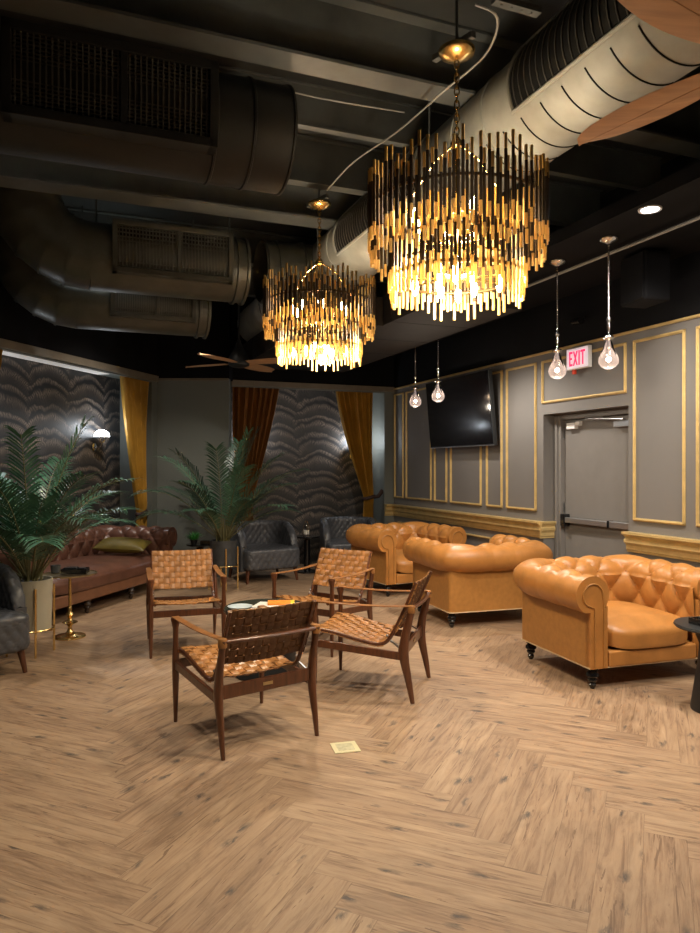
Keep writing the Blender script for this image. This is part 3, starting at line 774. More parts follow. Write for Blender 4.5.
    def weave(name, L0, L1, ncross, nlong):
        g = G(); pc = (L1 - L0) / ncross; pl = 2 * xs / nlong; amp = .0052
        for i in range(ncross):
            L = L0 + (i + .5) * pc; p, t, n = at(L); n = Vector((0, -t.z, t.y)); n = n if (n.z >= 0 or n.y > 0) else -n
            n = Vector((0, abs(t.z) , abs(t.y)))
            pts = []; nr = []; sd = []; m = nlong * 4
            pts.append(Vector((-xs - .012, p.y, p.z)) - n * .012); nr.append(n); sd.append(t)
            for k in range(m + 1):
                x = -xs + 2 * xs * k / m; ph = (x + xs) / pl
                o = amp * cos(pi * (ph - .5)) * (1 if i % 2 else -1) * -1 if False else amp * sin(pi * ph) * (1 if i % 2 else -1)
                e = 1 if 0 < k < m else 0
                pts.append(Vector((x, p.y, p.z)) + n * (sag(x) + .012 + o * e)); nr.append(n); sd.append(t)
            pts.append(Vector((xs + .012, p.y, p.z)) - n * .012); nr.append(n); sd.append(t)
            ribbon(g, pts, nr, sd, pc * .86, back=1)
        for j in range(nlong):
            x = -xs + (j + .5) * pl; pts = []; nr = []; sd = []; m = ncross * 4
            for k in range(m + 1):
                L = L0 + (L1 - L0) * k / m; p, t, n = at(L); n = Vector((0, abs(t.z), abs(t.y)))
                ph = (L - L0) / pc; o = -amp * sin(pi * ph) * (1 if j % 2 == 0 else -1)
                # long strap is over where the cross strap is under: opposite sign at the crossing
                i0 = min(ncross - 1, int(ph)); sgn = (1 if i0 % 2 else -1) * (1 if j % 2 == 0 else -1)
                o = -amp * sgn * abs(sin(pi * ph))
                pts.append(Vector((x, p.y, p.z)) + n * (sag(x) + .012 + o)); nr.append(n); sd.append(Vector((1, 0, 0)))
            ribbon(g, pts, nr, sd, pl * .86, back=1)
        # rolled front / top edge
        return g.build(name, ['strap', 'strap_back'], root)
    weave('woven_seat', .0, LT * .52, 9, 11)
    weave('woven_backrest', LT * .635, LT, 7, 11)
    for s in (-1, 1):
        g = G(); p, t, n = at(LT * .58); g.ball((s * xs, p.y + .02, p.z + .01), .010, 6); g.bar((s * xs, p.y, p.z - .02), (s * (xs + .03), yr + .05, .34), .012, .012)
        g.build('hinge_fitting', 'silver', root, smooth=True)
    p1, _, n1 = at(LT * .69)
M['walnut_strap'] = simple('arm_strap_leather', (.30, .125, .04), .3, var=.2, nscale=10)
GS = 'woven leather chairs round the coffee table'
def face(fx, fy): return atan2(-fx, fy)
s1 = thing('safari_chair', 'nearest woven leather wooden armchair, its woven back turned this way', 'chair', (-.628, 4.147, 0), face(-.573, .82), GS)
safari(s1)
dup(s1, (.164, 4.96, 0), face(-.956, .29), 'woven leather wooden armchair right of the low table, in profile facing left')
dup(s1, (-.226, 6.13, 0), face(-.513, -.858), 'farthest woven leather wooden armchair, behind the round table, before the quilted chairs')
dup(s1, (-1.43, 6.06, 0), face(.30, -.954), 'leftmost woven leather wooden armchair, before the brown sofa, facing this way')

# ------------------------------------------------------------------ tables and small things
t = thing('coffee_table', 'low dark round drum table in the middle of the four woven chairs', 'table', (-.62, 5.25, 0))
g = G(); g.lathe([(.24, 0), (.25, .01), (.20, .20), (.22, .40), (.29, .470)], n=40); g.build('drum_base', 'black_matt', t, smooth=True)
g = G(); g.lathe([(.29, .468), (.318, .470), (.325, .478), (.325, .492), (.318, .5), (.001, .5)], n=48); g.build('tabletop', simple('table_green_black', (.03, .034, .026), .25), t, smooth=True)
def slab(name, mat, cx, cy, z, w, d, h, rz, label, cat, group=None, bev=.002):
    g = G(); g.box(-w / 2, w / 2, -d / 2, d / 2, 0, h); o = g.build(name, mat, bev=bev); o.location = (cx, cy, z); o.rotation_euler = (0, 0, rz); return tag(o, label, cat, group)
mg = thing('magazine', 'white magazine lying under the orange booklet on the low round table', 'magazine', (-.56, 5.22, .5), R(-12))
g = G(); g.box(-.15, .15, -.11, .11, 0, .014); g.build('pages', 'white_paper', mg, bev=.001)
g = G(); g.box(-.151, .151, -.111, .111, .014, .016); g.box(-.153, -.150, -.111, .111, 0, .016); g.build('cover', 'white_paper', mg)
bk = thing('booklet', 'orange and yellow booklet on top of the white magazine', 'booklet', (-.52, 5.29, .516), R(6))
g = G(); g.box(-.10, .10, -.07, .07, 0, .010); g.build('pages', 'yellow_paper', bk, bev=.001)
g = G(); g.box(-.101, .07, -.071, .071, .010, .012); g.box(-.101, .07, -.073, -.070, 0.001, .012); g.build('cover', 'orange_paper', bk)
ds = G(); ds.lathe([(.05, 0), (.055, .006), (.088, .030), (.092, .034), (.086, .034), (.05, .012), (.001, .010)], n=32)
d_ = ds.build('dish', 'dish', smooth=True); d_.location = (-.80, 5.10, .5); tag(d_, 'pale bluish round dish at the left side of the low round table', 'dish')
# floor plate
pl = thing('floor_plate', 'pale yellow square plate lying flat on the floor before the chairs', 'floor plate', (-.0265, 3.86, 0), R(14))
g = G(); g.box(-.072, .072, -.072, .072, 0, .004); g.build('plate', 'card', pl, bev=.001)
g = G(); g.box(-.046, .046, -.046, .046, .004, .0048)
for k in range(4): g.box(-.062, .062, -.064 + .001 * k, -.063 + .001 * k, .004, .0045)
g.build('engraving', 'card_ink', pl)

# brass martini table by the sofa
mt = thing('brass_side_table', 'slender brass pedestal table standing in front of the brown sofa', 'side table', (-2.545, 6.36, 0))
g = G(); g.lathe([(.135, 0), (.138, .008), (.13, .018), (.10, .026), (.05, .034), (.03, .05), (.02, .075), (.018, .10), (.03, .118), (.062, .130), (.070, .138), (.055, .146), (.026, .152), (.018, .17), (.026, .19), (.034, .205), (.026, .222), (.016, .24), (.020, .262), (.014, .275)], n=32); g.build('base', 'brass', mt, smooth=True)
g = G(); g.lathe([(.013, .27), (.013, .55), (.03, .562), (.05, .566)], n=20); g.build('stem', 'brass', mt, smooth=True)
g = G(); g.lathe([(.05, .564), (.225, .566), (.235, .572), (.235, .582), (.228, .582), (.224, .575), (.001, .574)], n=48); g.build('tabletop', 'brass_pale', mt, smooth=True)
bx = thing('black_tray', 'black box-shaped tray on the brass pedestal table', 'tray', (-2.49, 6.34, .583), R(8))
g = G(); g.box(-.11, .11, -.07, .07, 0, .012)
for a in ((-.11, .11, -.07, -.062), (-.11, .11, .062, .07), (-.11, -.102, -.07, .07), (.102, .11, -.07, .07)): g.box(*a, .01, .045)
g.build('tray_body', 'black_gloss', bx, bev=.002)
g = G(); g.box(-.08, .02, -.045, .045, .012, .058); g.box(.03, .09, -.04, .04, .012, .05); g.build('contents', 'black_matt', bx, bev=.004)
g = G(); g.lathe([(.034, 0), (.040, .004), (.044, .07), (.040, .07), (.036, .012), (.001, .010)], n=24); c_ = g.build('candle_cup', 'charcoal', smooth=True); c_.location = (-2.70, 6.42, .575)
tag(c_, 'small dark cup beside the black tray on the brass table', 'cup')

# black pedestal at the right edge
bt = thing('pedestal_table', 'black round pedestal table cut by the right edge, before the nearest tan armchair', 'side table', (2.33, 4.45, 0))
g = G(); g.lathe([(.15, 0), (.152, .01), (.11, .30), (.10, .42), (.14, .52)], n=40); g.build('pedestal', 'black_matt', bt, smooth=True)
g = G(); g.lathe([(.14, .518), (.24, .522), (.25, .532), (.245, .545), (.001, .545)], n=48); g.build('tabletop', 'black_matt', bt, smooth=True)
bb = thing('serving_tray', 'black rectangular tray on the round table at the right edge', 'tray', (2.33, 4.45, .545), R(20))
g = G(); g.box(-.14, .14, -.09, .09, 0, .01)
for a in ((-.14, .14, -.09, -.08), (-.14, .14, .08, .09), (-.14, -.13, -.09, .09), (.13, .14, -.09, .09)): g.box(*a, .01, .04)
g.build('tray_body', 'black_gloss', bb, bev=.003)
g = G(); g.box(-.10, .0, -.05, .05, .01, .05); g.lathe([(.03, .01), (.03, .06), (.026, .066), (.001, .066)], (.06, 0, 0), 18); g.build('contents', 'black_matt', bb, bev=.003)

# table between the far tub chairs, lantern
def pedestal(name, label, x, y):
    t = thing(name, label, 'side table', (x, y, 0))
    g = G(); g.lathe([(.16, 0), (.16, .02), (.05, .045), (.045, .48), (.08, .51)], n=28); g.build('pedestal', 'black_gloss', t, smooth=True)
    g = G(); g.lathe([(.08, .508), (.175, .51), (.18, .52), (.175, .53), (.001, .53)], n=40); g.build('tabletop', 'black_gloss', t, smooth=True)
pedestal('round_side_table', 'black round side table standing between the two far quilted chairs', -.63, 10.27)
ln_ = thing('glass_lantern', 'small brass-framed glass bottle lantern on the black table between quilted chairs', 'lantern', (-.64, 10.24, .53))
g = G(); g.lathe([(.038, 0), (.042, .01), (.042, .13), (.022, .165), (.016, .20), (.018, .205)], n=20); g.build('glass_body', 'glass', ln_, smooth=True)
g = G(); g.lathe([(.0425, .03), (.043, .031), (.043, .085), (.0425, .086)], n=20); g.build('paper_label', 'white_paper', ln_, smooth=True)
g = G()
for k in range(4):
    a = k * pi / 2 + .5; g.tube([(.048 * cos(a), .048 * sin(a), 0), (.048 * cos(a), .048 * sin(a), .14), (.012 * cos(a), .012 * sin(a), .225)], .0028, 6)
g.build('frame', 'brass', ln_, smooth=True)
pedestal('plant_side_table', 'black round side table at the right end of the brown sofa', -1.98, 9.24)
po = thing('potted_grass', 'small bright green grass plant in a dark pot near the sofa end', 'plant', (-2.045, 9.17, .53))
g = G(); g.lathe([(.035, 0), (.05, .06), (.046, .06), (.001, .05)], n=20); g.build('pot', 'black_matt', po, smooth=True)
g = G()
for k in range(120):
    a = random.uniform(0, 2 * pi); e = random.uniform(.2, 1.3); L = random.uniform(.12, .17); b = Vector((.02 * cos(a), .02 * sin(a), .055))
    d = Vector((cos(a) * cos(e), sin(a) * cos(e), sin(e))); sd = Vector((-sin(a), cos(a), 0)) * .0055
    m = b + d * L * .55; tp = b + d * L - Vector((0, 0, .02))
    g.add([b - sd, b + sd, m + sd, m - sd, tp], [(0, 1, 2, 3), (3, 2, 4)])
g.build('grass_blades', 'leaf_bright', po)
kb = G(); kb.box(-.07, .07, -.05, .05, 0, .05); k_ = kb.build('small_box', 'black_gloss', bev=.004); k_.location = (-1.89, 9.2, .53); tag(k_, 'small black box beside the bright green potted grass', 'box')

# ------------------------------------------------------------------ palms
def palm(name, label, x, y, pmat, leafmats, fronds, zt=.62, zb=.20, stand='brass', style=0):
    t = thing(name, label, 'potted plant', (x, y, 0))
    g = G(); g.lathe([(.150, zb), (.158, zb + .006), (.170, zt - .01), (.170, zt), (.158, zt), (.156, zt - .03), (.001, zt - .03)], n=40); g.build('planter', pmat, t, smooth=True)
    g = G(); g.lathe([(.155, zt - .032), (.155, zt - .026), (.001, zt - .018)], n=30); g.build('soil', 'soil', t, smooth=True)
    st = None
    for k in range(4):
        a = k * pi / 2 + (.62 if style == 0 else .35); r = .182; g = G(); g.bar((r * cos(a), r * sin(a), 0), (r * cos(a), r * sin(a), zt - (.06 if style == 0 else .09)), .016, .016, up=(cos(a), sin(a), 0)); g.build('stand_leg', stand, t, bev=.002)
    g = G(); g.tube([(.178 * cos(k * pi / 16), .178 * sin(k * pi / 16), zb + .012) for k in range(32)], .007, 6, closed=True)
    for a in (0, pi / 2): g.bar((-.178 * cos(a), -.178 * sin(a), zb - .004), (.178 * cos(a), .178 * sin(a), zb - .004), .014, .012)
    g.build('stand_ring', stand, t, smooth=True)
    g = G()
    for k in range(9):
        a = k * 2 * pi / 9; r = .05 + .03 * (k % 2); g.tube([(r * cos(a), r * sin(a), zt - .03), (r * 1.2 * cos(a), r * 1.2 * sin(a), zt + .18), (r * 1.6 * cos(a), r * 1.6 * sin(a), zt + .34)], [.011, .009, .006], 8)
    g.build('stems', 'stem', t, smooth=True)
    for i, (az, el, L, droop, lw) in enumerate(fronds):
        az = R(az); el = R(el); d0 = Vector((cos(az) * cos(el), sin(az) * cos(el), sin(el))); base = Vector((.05 * cos(az), .05 * sin(az), zt))
        n = 26; pts = []; p = base.copy(); seg = L / n; e = el
        for k in range(n + 1):
            pts.append(p.copy()); e -= droop / n * (k / n) * 2
            p = p + Vector((cos(az) * cos(e), sin(az) * cos(e), sin(e))) * seg
        g = G(); g.tube(pts, [.007 * (1 - .8 * k / n) + .001 for k in range(n + 1)], 6, mi=1)
        for k in range(6, n + 1):
          for sub in ((0, .5) if k % 2 else (.25,)):
            f = min(1, (k + sub) / n); i0 = min(n - 1, k); c = pts[i0].lerp(pts[min(n, i0 + 1)], sub)
            tg = (pts[min(n, i0 + 1)] - pts[i0 - 1]).normalized(); side = tg.cross(Vector((0, 0, 1))); side = side.normalized() if side.length > .05 else Vector((-sin(az), cos(az), 0)); up = side.cross(tg)
            ll = lw * (sin(pi * min(1, (f - .16) / 1.04)) ** .5 if f > .17 else .1) * random.uniform(.85, 1.08)
            for s in (-1, 1):
                dr = (side * s * .85 + tg * (.50 + .5 * f) + up * .12 + Vector((random.uniform(-.07, .07), random.uniform(-.07, .07), random.uniform(-.07, .07)))).normalized()
                wv = (tg - dr * tg.dot(dr)).normalized() * .0088
                m1 = c + dr * ll * .35; m2 = c + dr * ll * .72 + Vector((0, 0, -.012)); e_ = c + dr * ll + Vector((0, 0, -.045 * ll / .2))
                g.add([c - wv * .4, c + wv * .4, m1 + wv, m1 - wv, m2 + wv * .8, m2 - wv * .8, e_], [(0, 1, 2, 3), (3, 2, 4, 5), (5, 4, 6)])
        g.build('frond', [leafmats[i % len(leafmats)], 'stem'], t)
    return t
palm('palm_plant', 'large leafy palm in a cream planter with brass legs beside the grey chair', -2.645, 5.80, 'cream', ['leaf', 'leaf', 'leaf_dark'], [
    (5, 80, 1.35, .35, .24), (-5, 67, 1.20, 1.1, .24), (-42, 52, 1.10, 1.1, .28), (205, 68, 1.2, 1.1, .27), (165, 62, 1.0, 1.2, .26), (240, 62, 1.2, 1.1, .28),
    (95, 70, 1.25, .8, .26), (60, 60, 1.15, 1.1, .26), (135, 68, 1.1, 1.0, .26), (275, 66, 1.1, .9, .30), (300, 48, .95, 1.2, .26), (325, 68, 1.15, .9, .26), (222, 42, 1.0, 1.2, .26), (250, 76, 1.0, .8, .28), (-16, 54, 1.06, 1.0, .25), (20, 55, .9, 1.2, .22), (285, 80, 1.25, .4, .22), (180, 78, 1.3, .5, .24),
    (340, 60, .85, 1.0, .26), (262, 55, .85, 1.0, .26), (210, 58, .9, .9, .26), (305, 70, .8, .6, .26), (155, 74, 1.25, .9, .25), (195, 64, 1.15, 1.2, .26)], zt=.62, zb=.20)
palm('palm_plant', 'dark palm in a charcoal planter on a brass stand before the back corner', -1.60, 8.85, 'charcoal', ['leaf_dark', 'leaf_dark', 'leaf'], [
    (20, 80, 1.45, .3, .24), (80, 76, 1.4, .5, .24), (165, 70, 1.35, .9, .26), (0, 62, 1.35, 1.0, .27), (195, 55, 1.25, 1.3, .30), (188, 40, 1.05, 1.2, .34), (-20, 55, 1.2, .9, .27),
    (240, 62, 1.1, .9, .26), (300, 68, 1.2, .8, .26), (270, 78, 1.25, .5, .25), (130, 58, 1.2, 1.0, .26), (40, 58, 1.25, .9, .26), (330, 44, 1.05, .9, .26), (215, 74, 1.25, .6, .26), (340, 82, 1.4, .25, .22),
    (350, 70, 1.3, .7, .26), (175, 62, 1.0, 1.0, .28), (255, 50, .85, 1.0, .26), (310, 56, .9, .9, .26), (10, 40, .95, .9, .25)], zt=.62, zb=.29, style=1)

# ------------------------------------------------------------------ curtains
def curtain(label, o, d, n, t_fix, t_free, z_top, z_tie, t_tie, mat, w_tie=.13, npl=9, hook=None):
    """hangs along d at offset n; the fixed edge is straight, the free edge is drawn to the tie"""
    t = thing('curtain', label, 'curtain', tuple(o + d * t_fix)); t.rotation_euler = (0, 0, 0); base = o + d * t_fix
    sg = 1 if t_free > t_fix else -1
    def fn(a, b):
        z = z_top * (1 - b) + .02 * b
        if z > z_tie:
            k = (z_top - z) / (z_top - z_tie); k2 = k ** 1.25
            e0 = t_fix + (t_tie - sg * w_tie / 2 - t_fix) * k ** 3; e1 = t_free + (t_tie + sg * w_tie / 2 - t_free) * k2
        else:
            k = min(1, (z_tie - z) / .5); k = k * k * (3 - 2 * k)
            c0 = t_tie - sg * w_tie / 2; c1 = t_tie + sg * w_tie / 2
            e0 = c0 + (t_fix - c0) * k * .3; e1 = c1 + sg * .03 * k
        tt = e0 + (e1 - e0) * a; wd = abs(e1 - e0)
        amp = .055 * min(1, .45 + wd / .5 * .5)
        ph = a * npl * 2 * pi + .6 * sin(b * 5) + .8 * sin(a * 9)
        off = amp * (2 * abs(sin(ph / 2)) ** .8 - 1) + .008 * sin(a * npl * 4.7 * pi + b * 3)
        p = o + d * tt + n * off - base
        return Vector((p.x, p.y, z))
    g = G(); g.grid(fn, npl * 30, 60); ob = g.build('drape', mat, t, smooth=True)
    so = ob.modifiers.new('thick', 'SOLIDIFY'); so.thickness = .004
    # tie
    g = G(); c = o + d * t_tie - base; w = w_tie / 2 + .015
    pts = [c + d * (w * cos(k * pi / 10)) + n * (.050 * sin(k * pi / 10)) + Vector((0, 0, z_tie + .02 * cos(k * pi / 10) * sg * -1)) for k in range(20)]
    g.tube(pts, .017, 8, closed=True, flat=1.6)
    if hook is not None:
        h = o + hook - base; g.tube([c - d * sg * w + Vector((0, 0, z_tie + .01)), (c - d * sg * w).lerp(h, .5) + Vector((0, 0, z_tie + .02)), h + Vector((0, 0, z_tie + .12))], .016, 8, flat=2)
    g.build('tieback', 'tieback', t, smooth=True)
    g = G(); g.tube([o + d * min(t_fix, t_free) - base + Vector((0, 0, z_top + .01)), o + d * max(t_fix, t_free) - base + Vector((0, 0, z_top + .01))], .010, 8); g.build('curtain_track', 'black_matt', t)
curtain('mustard velvet curtain tied back beside the left wallpapered recess, above the sofa end', E0 + LN * .08, LD, LN, .16, .76, 2.765, .92, .27, 'velvet', .18, 5)
curtain('sliver of mustard velvet curtain high at the left edge of the picture', E0 + LN * .08, LD, LN, 3.53, 2.90, 2.765, .92, 3.45, 'velvet', .12, 6)
curtain('amber velvet curtain drawn aside behind the dark palm', C0 + BN * .10, BD, BN, 2.57, 1.86, 2.765, 1.05, 2.36, 'velvet_rust', .17, 7)
curtain('mustard velvet curtain gathered by a tieback to the right of the back wallpaper', C0 + BN * .12, BD, BN, .34, .96, 2.765, 1.06, .39, 'velvet', .15, 6, hook=BD * .17 + BN * -.06)

# ------------------------------------------------------------------ wall sconces
def sconce(o, inn, label, power=14):
    """o: wall point, inn: unit vector into the room"""
    t = thing('wall_sconce', label, 'wall light', tuple(o), atan2(-inn.x, inn.y), 'glass dome wall lights')
    g = G(); g.lathe([(.045, -.02), (.05, -.014), (.05, .0), (.03, .01)], n=20)
    o1 = g; vs = [(x, .005 - z * .4, y - .13) for x, y, z in g.v]; g.v = vs; g.build('back_plate', 'chrome', t, smooth=True)
    g = G(); g.tube([(0, 0, -.13), (0, .05, -.15), (0, .10, -.13), (0, .12, -.08), (0, .12, -.03)], .009, 8)
    g.tube([(-.055, .12, .0), (-.05, .12, -.05), (-.02, .12, -.075), (0, .12, -.08), (.02, .12, -.075), (.05, .12, -.05), (.055, .12, 0)], .007, 8); g.build('arm', 'chrome', t, smooth=True)
    g = G(); g.lathe([(.10, 0), (.098, .03), (.085, .06), (.055, .085), (.02, .097), (.001, .098)], (0, .12, -.005), 24); g.build('dome_shade', 'sconce_glass', t, smooth=True)
    g = G(); g.lathe([(.095, 0), (.106, .002), (.106, .010), (.098, .012)], (0, .12, -.012), 24); g.build('rim', 'chrome', t, smooth=True)
    p = o + inn * .22 + Vector((0, 0, .13)); lamp('sconce_light', 'POINT', p, power, COOL, .04)
    return t
sconce(E0 + LN * LDEP + LD * .74 + Vector((0, 0, 1.94)), -LN, 'lit glass dome wall light on the left wallpaper beside the curtain', 6)
sconce(E0 + LN * LDEP + LD * 2.75 + Vector((0, 0, 1.94)), -LN, 'glass dome wall light on the left wallpaper behind the cream-potted palm', 3)
sconce(C0 + BN * BDEP + BD * .50 + Vector((0, 0, 1.84)), -BN, 'glass dome wall light behind the right curtain of the back recess', 11)
sconce(C0 + BN * BDEP + BD * 2.20 + Vector((0, 0, 1.86)), -BN, 'glass dome wall light behind the amber curtain of the back recess', 9)
# cove light strips in the recess ceilings
g = G(); g.fbox(E0, LD, LN, LT0 + .55, LT1 - .05, .30, LDEP - .02, TRIM - .016, TRIM - .009); co_ = g.build('cove_light', emit('cove_strip', (.92, .9, .86), .22)); tag(co_, 'long pale light strip in the top of the left recess', 'light strip')
g = G(); g.fbox(C0, BD, BN, .95, 1.75, .34, .40, TRIM - .016, TRIM - .009); co_ = g.build('cove_light', emit('cove_strip2', (.9, .92, .95), .25)); tag(co_, 'short pale light strip in the top of the back recess', 'light strip')

# ------------------------------------------------------------------ television, exit sign, speaker
tv_c = C0 + RD * (2.236) - RN * .12 + Vector((0, 0, 1.80))
tv = thing('television', 'large black flat television mounted on the panelled grey wall', 'television', tuple(tv_c), atan2(-RN.x, RN.y) + 0)
# local +y into the wall, tilt forward 6 degrees
tilt = R(5); w_, h_ = 1.58, .90
def TL(x, y, z): return (x, y * cos(tilt) - z * sin(tilt), z * cos(tilt) + y * sin(tilt))
def tvbox(name, mat, x0, x1, y0, y1, z0, z1, par, bev=.003):
    g = G(); g.hexa([TL(x0, y0, z0), TL(x1, y0, z0), TL(x1, y1, z0), TL(x0, y1, z0), TL(x0, y0, z1), TL(x1, y0, z1), TL(x1, y1, z1), TL(x0, y1, z1)]); return g.build(name, mat, par, bev=bev)
tvbox('housing', 'black_matt', -w_ / 2, w_ / 2, 0, .05, 0, h_, tv)
tvbox('screen', 'screen', -w_ / 2 + .012, w_ / 2 - .012, -.003, .002, .02, h_ - .012, tv, 0)
tvbox('bottom_edge', 'silver', -w_ / 2, w_ / 2, -.004, .004, 0, .008, tv, 0)
g = G(); g.box(-.25, .25, .03, .12, .15, .45); g.build('wall_mount', 'black_matt', tv)

ex = thing('exit_sign', 'red lit EXIT sign above the grey door between hanging bulbs', 'sign', tuple(C0 + RD * 4.43 - RN * .07 + Vector((0, 0, 2.52))), atan2(-RN.x, RN.y))
# text runs away from the viewer's left to right: local x = RD direction
ex.rotation_euler[2] = atan2(RD.y, RD.x)
g = G(); g.box(-.165, .165, 0, .045, 0, .215); g.build('housing', 'white', ex, bev=.006)
g = G(); g.box(-.155, .155, -.002, .001, .012, .203); g.build('face_panel', 'exit_white', ex)
g = G(); y0, y1, zb, zt = -.005, -.002, .035, .18
def bxx(x0, x1, z0, z1): g.box(x0, x1, y0, y1, z0, z1)
x = -.115; w = .05
bxx(x, x + .017, zb, zt); bxx(x, x + w, zt - .022, zt); bxx(x, x + w * .85, .098, .118); bxx(x, x + w, zb, zb + .022)
x = -.057; 
for a, b in (((x, zb), (x + .052, zt)), ((x, zt), (x + .052, zb))):
    s_ = .016 if a[0] < b[0] else 0
    g.hexa([(a[0], y0, a[1]), (a[0] + .018, y0, a[1]), (a[0] + .018, y1, a[1]), (a[0], y1, a[1]), (b[0], y0, b[1]), (b[0] + .018, y0, b[1]), (b[0] + .018, y1, b[1]), (b[0], y1, b[1])])
x = .025; bxx(x, x + .018, zb, zt)
x = .055; bxx(x, x + .065, zt - .022, zt); bxx(x + .0235, x + .0415, zb, zt)
g.build('lettering', 'red_lit', ex)
g = G(); g.box(-.09, -.055, .01, .04, -.045, .0); g.build('test_lamp', simple('red_plastic', (.6, .06, .03), .3), ex, bev=.003)
g = G(); g.box(.03, .12, .045, .072, .05, .16); g.build('wall_bracket', 'white', ex, bev=.004)

sp = thing('loudspeaker', 'black box loudspeaker hung high on the black wall right of the pendants', 'loudspeaker', tuple(C0 + RD * 5.62 - RN * .36 + Vector((0, 0, 2.88))), atan2(RD.y, RD.x) + R(-8))
g = G(); g.box(-.16, .16, -.12, .12, 0, .40); g.build('cabinet', 'black', sp, bev=.02)
g = G(); g.box(-.145, .145, -.130, -.120, .015, .385); g.build('speaker_grille', 'black', sp, bev=.004)
g = G(); g.tube([(0, .12, .15), (0, .20, .12)], .02, 8); g.build('bracket', 'black_matt', sp)
sc = thing('security_camera', 'small black camera on the black wall above the EXIT sign', 'camera', tuple(C0 + RD * 4.45 - RN * .0 + Vector((0, 0, 3.02))), atan2(RD.y, RD.x))
g = G(); g.tube([(0, 0, 0), (0, -.06, -.02)], .02, 10); g.build('bracket', 'black_matt', sc)
g = G(); g.tube([(-.08, -.06, -.02), (.08, -.10, -.04)], .035, 12); g.build('camera_body', 'black_gloss', sc, smooth=True)

# ------------------------------------------------------------------ chandeliers
def chandelier(root):
    """origin at the centre of the canopy underside; z downward is negative"""
    rnd = random.Random(3)
    g = G(); g.lathe([(.02, -.05), (.05, -.035), (.085, -.022), (.092, -.010), (.092, 0), (.001, 0)], n=32); g.build('canopy', 'brass', root, smooth=True)
    g = G(); z = -.05; k = 0
    while z > -.44:
        a = k % 2 * pi / 2; pts = []
        for j in range(12):
            t = 2 * pi * j / 12; pts.append((.012 * cos(t) * cos(a), .012 * cos(t) * sin(a), z - .022 + .024 * sin(t)))
        g.tube(pts, .0038, 6, closed=True); z -= .034; k += 1
    g.build('chain', 'brass', root, smooth=True)
    g = G(); g.lathe([(.012, -.50), (.03, -.49), (.034, -.47), (.02, -.45), (.012, -.44)], n=16)
    for j in range(3):
        a = j * 2 * pi / 3 + .4; g.tube([(.02 * cos(a), .02 * sin(a), -.475), (.13 * cos(a), .13 * sin(a), -.53), (.25 * cos(a), .25 * sin(a), -.66), (.33 * cos(a), .33 * sin(a), -.80)], .005, 8)
    g.tube([(0, 0, -.49), (0, 0, -1.15)], .008, 8)
    g.build('hub', 'brass', root, smooth=True)
    Ro, Ri = .437, .335
    for r, z in ((Ro - .012, -.80), (Ri - .012, -.98), (Ri - .012, -1.15)):
        g = G(); g.tube([(r * cos(2 * pi * j / 48), r * sin(2 * pi * j / 48), z) for j in range(48)], .008, 8, closed=True)
        for j in range(3):
            a = j * 2 * pi / 3 + .4; g.tube([(0, 0, z), (r * cos(a), r * sin(a), z)], .006, 6)
        g.build('ring_frame', 'bronze', root, smooth=True)
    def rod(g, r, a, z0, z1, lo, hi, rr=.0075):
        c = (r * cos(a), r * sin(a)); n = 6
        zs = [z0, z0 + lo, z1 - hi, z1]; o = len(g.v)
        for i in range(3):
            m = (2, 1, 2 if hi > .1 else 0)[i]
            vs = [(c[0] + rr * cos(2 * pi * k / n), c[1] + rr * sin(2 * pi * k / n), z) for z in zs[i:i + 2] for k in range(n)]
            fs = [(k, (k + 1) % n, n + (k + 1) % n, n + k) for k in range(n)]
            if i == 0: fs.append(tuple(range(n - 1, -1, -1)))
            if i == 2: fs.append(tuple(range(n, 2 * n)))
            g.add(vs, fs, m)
    # outer tier, then inner tier; nearest the front are parts of their own
    rods = []
    no, ni = 140, 112
    for j in range(no):
        a = 2 * pi * j / no; up = j % 2
        dz = rnd.uniform(-.03, .03) + (.035 if up else -.035)
        rods.append((Ro + (.006 if up else -.006), a, -1.04 + dz * 1.1, -.665 + dz + rnd.uniform(-.02, .02), .065, .07))
    for j in range(ni):
        a = 2 * pi * j / ni; up = j % 2
        dz = rnd.uniform(-.03, .03) + (.028 if up else -.028)
        rods.append((Ri + (.006 if up else -.006), a, -1.245 + dz, -.87 + dz, .095, .13))
    def front(r): return -(r[0] * sin(r[1]))      # towards -y (the viewer side)
    order = sorted(rods, key=front, reverse=True)
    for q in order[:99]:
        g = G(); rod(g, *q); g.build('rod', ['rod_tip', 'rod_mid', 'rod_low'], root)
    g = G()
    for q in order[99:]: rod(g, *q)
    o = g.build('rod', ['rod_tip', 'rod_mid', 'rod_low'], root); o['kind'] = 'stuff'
    for j in range(8):
        a = j * 2 * pi / 8 + .2; r = .22
        g = G(); g.tube([(.0, 0, -.98), (r * cos(a), r * sin(a), -.99), (r * cos(a), r * sin(a), -.93)], .006, 6)
        g.lathe([(.012, -.95), (.014, -.90), (.012, -.89)], (r * cos(a), r * sin(a), 0), 10); h = g.build('bulb_holder', 'brass', root, smooth=True)
        g = G(); g.lathe([(.008, 0), (.016, .02), (.017, .035), (.010, .06), (.001, .078)], (r * cos(a), r * sin(a), -.89), 12); g.build('bulb', 'bulb_warm', h, smooth=True)
    for j in range(8):
        a = j * pi / 4 + .6; r = .12 + .09 * (j % 2)
        g = G(); g.lathe([(.012, -1.15), (.014, -1.11), (.012, -1.10)], (r * cos(a), r * sin(a), 0), 10); g.tube([(0, 0, -1.15), (r * cos(a), r * sin(a), -1.15)], .006, 6); h = g.build('bulb_holder', 'brass', root, smooth=True)
        g = G(); g.lathe([(.001, -1.235), (.012, -1.22), (.017, -1.195), (.014, -1.165), (.008, -1.15)], (r * cos(a), r * sin(a), 0), 12); g.build('bulb', 'bulb_warm', h, smooth=True)
CHW = (1, .84, .62)
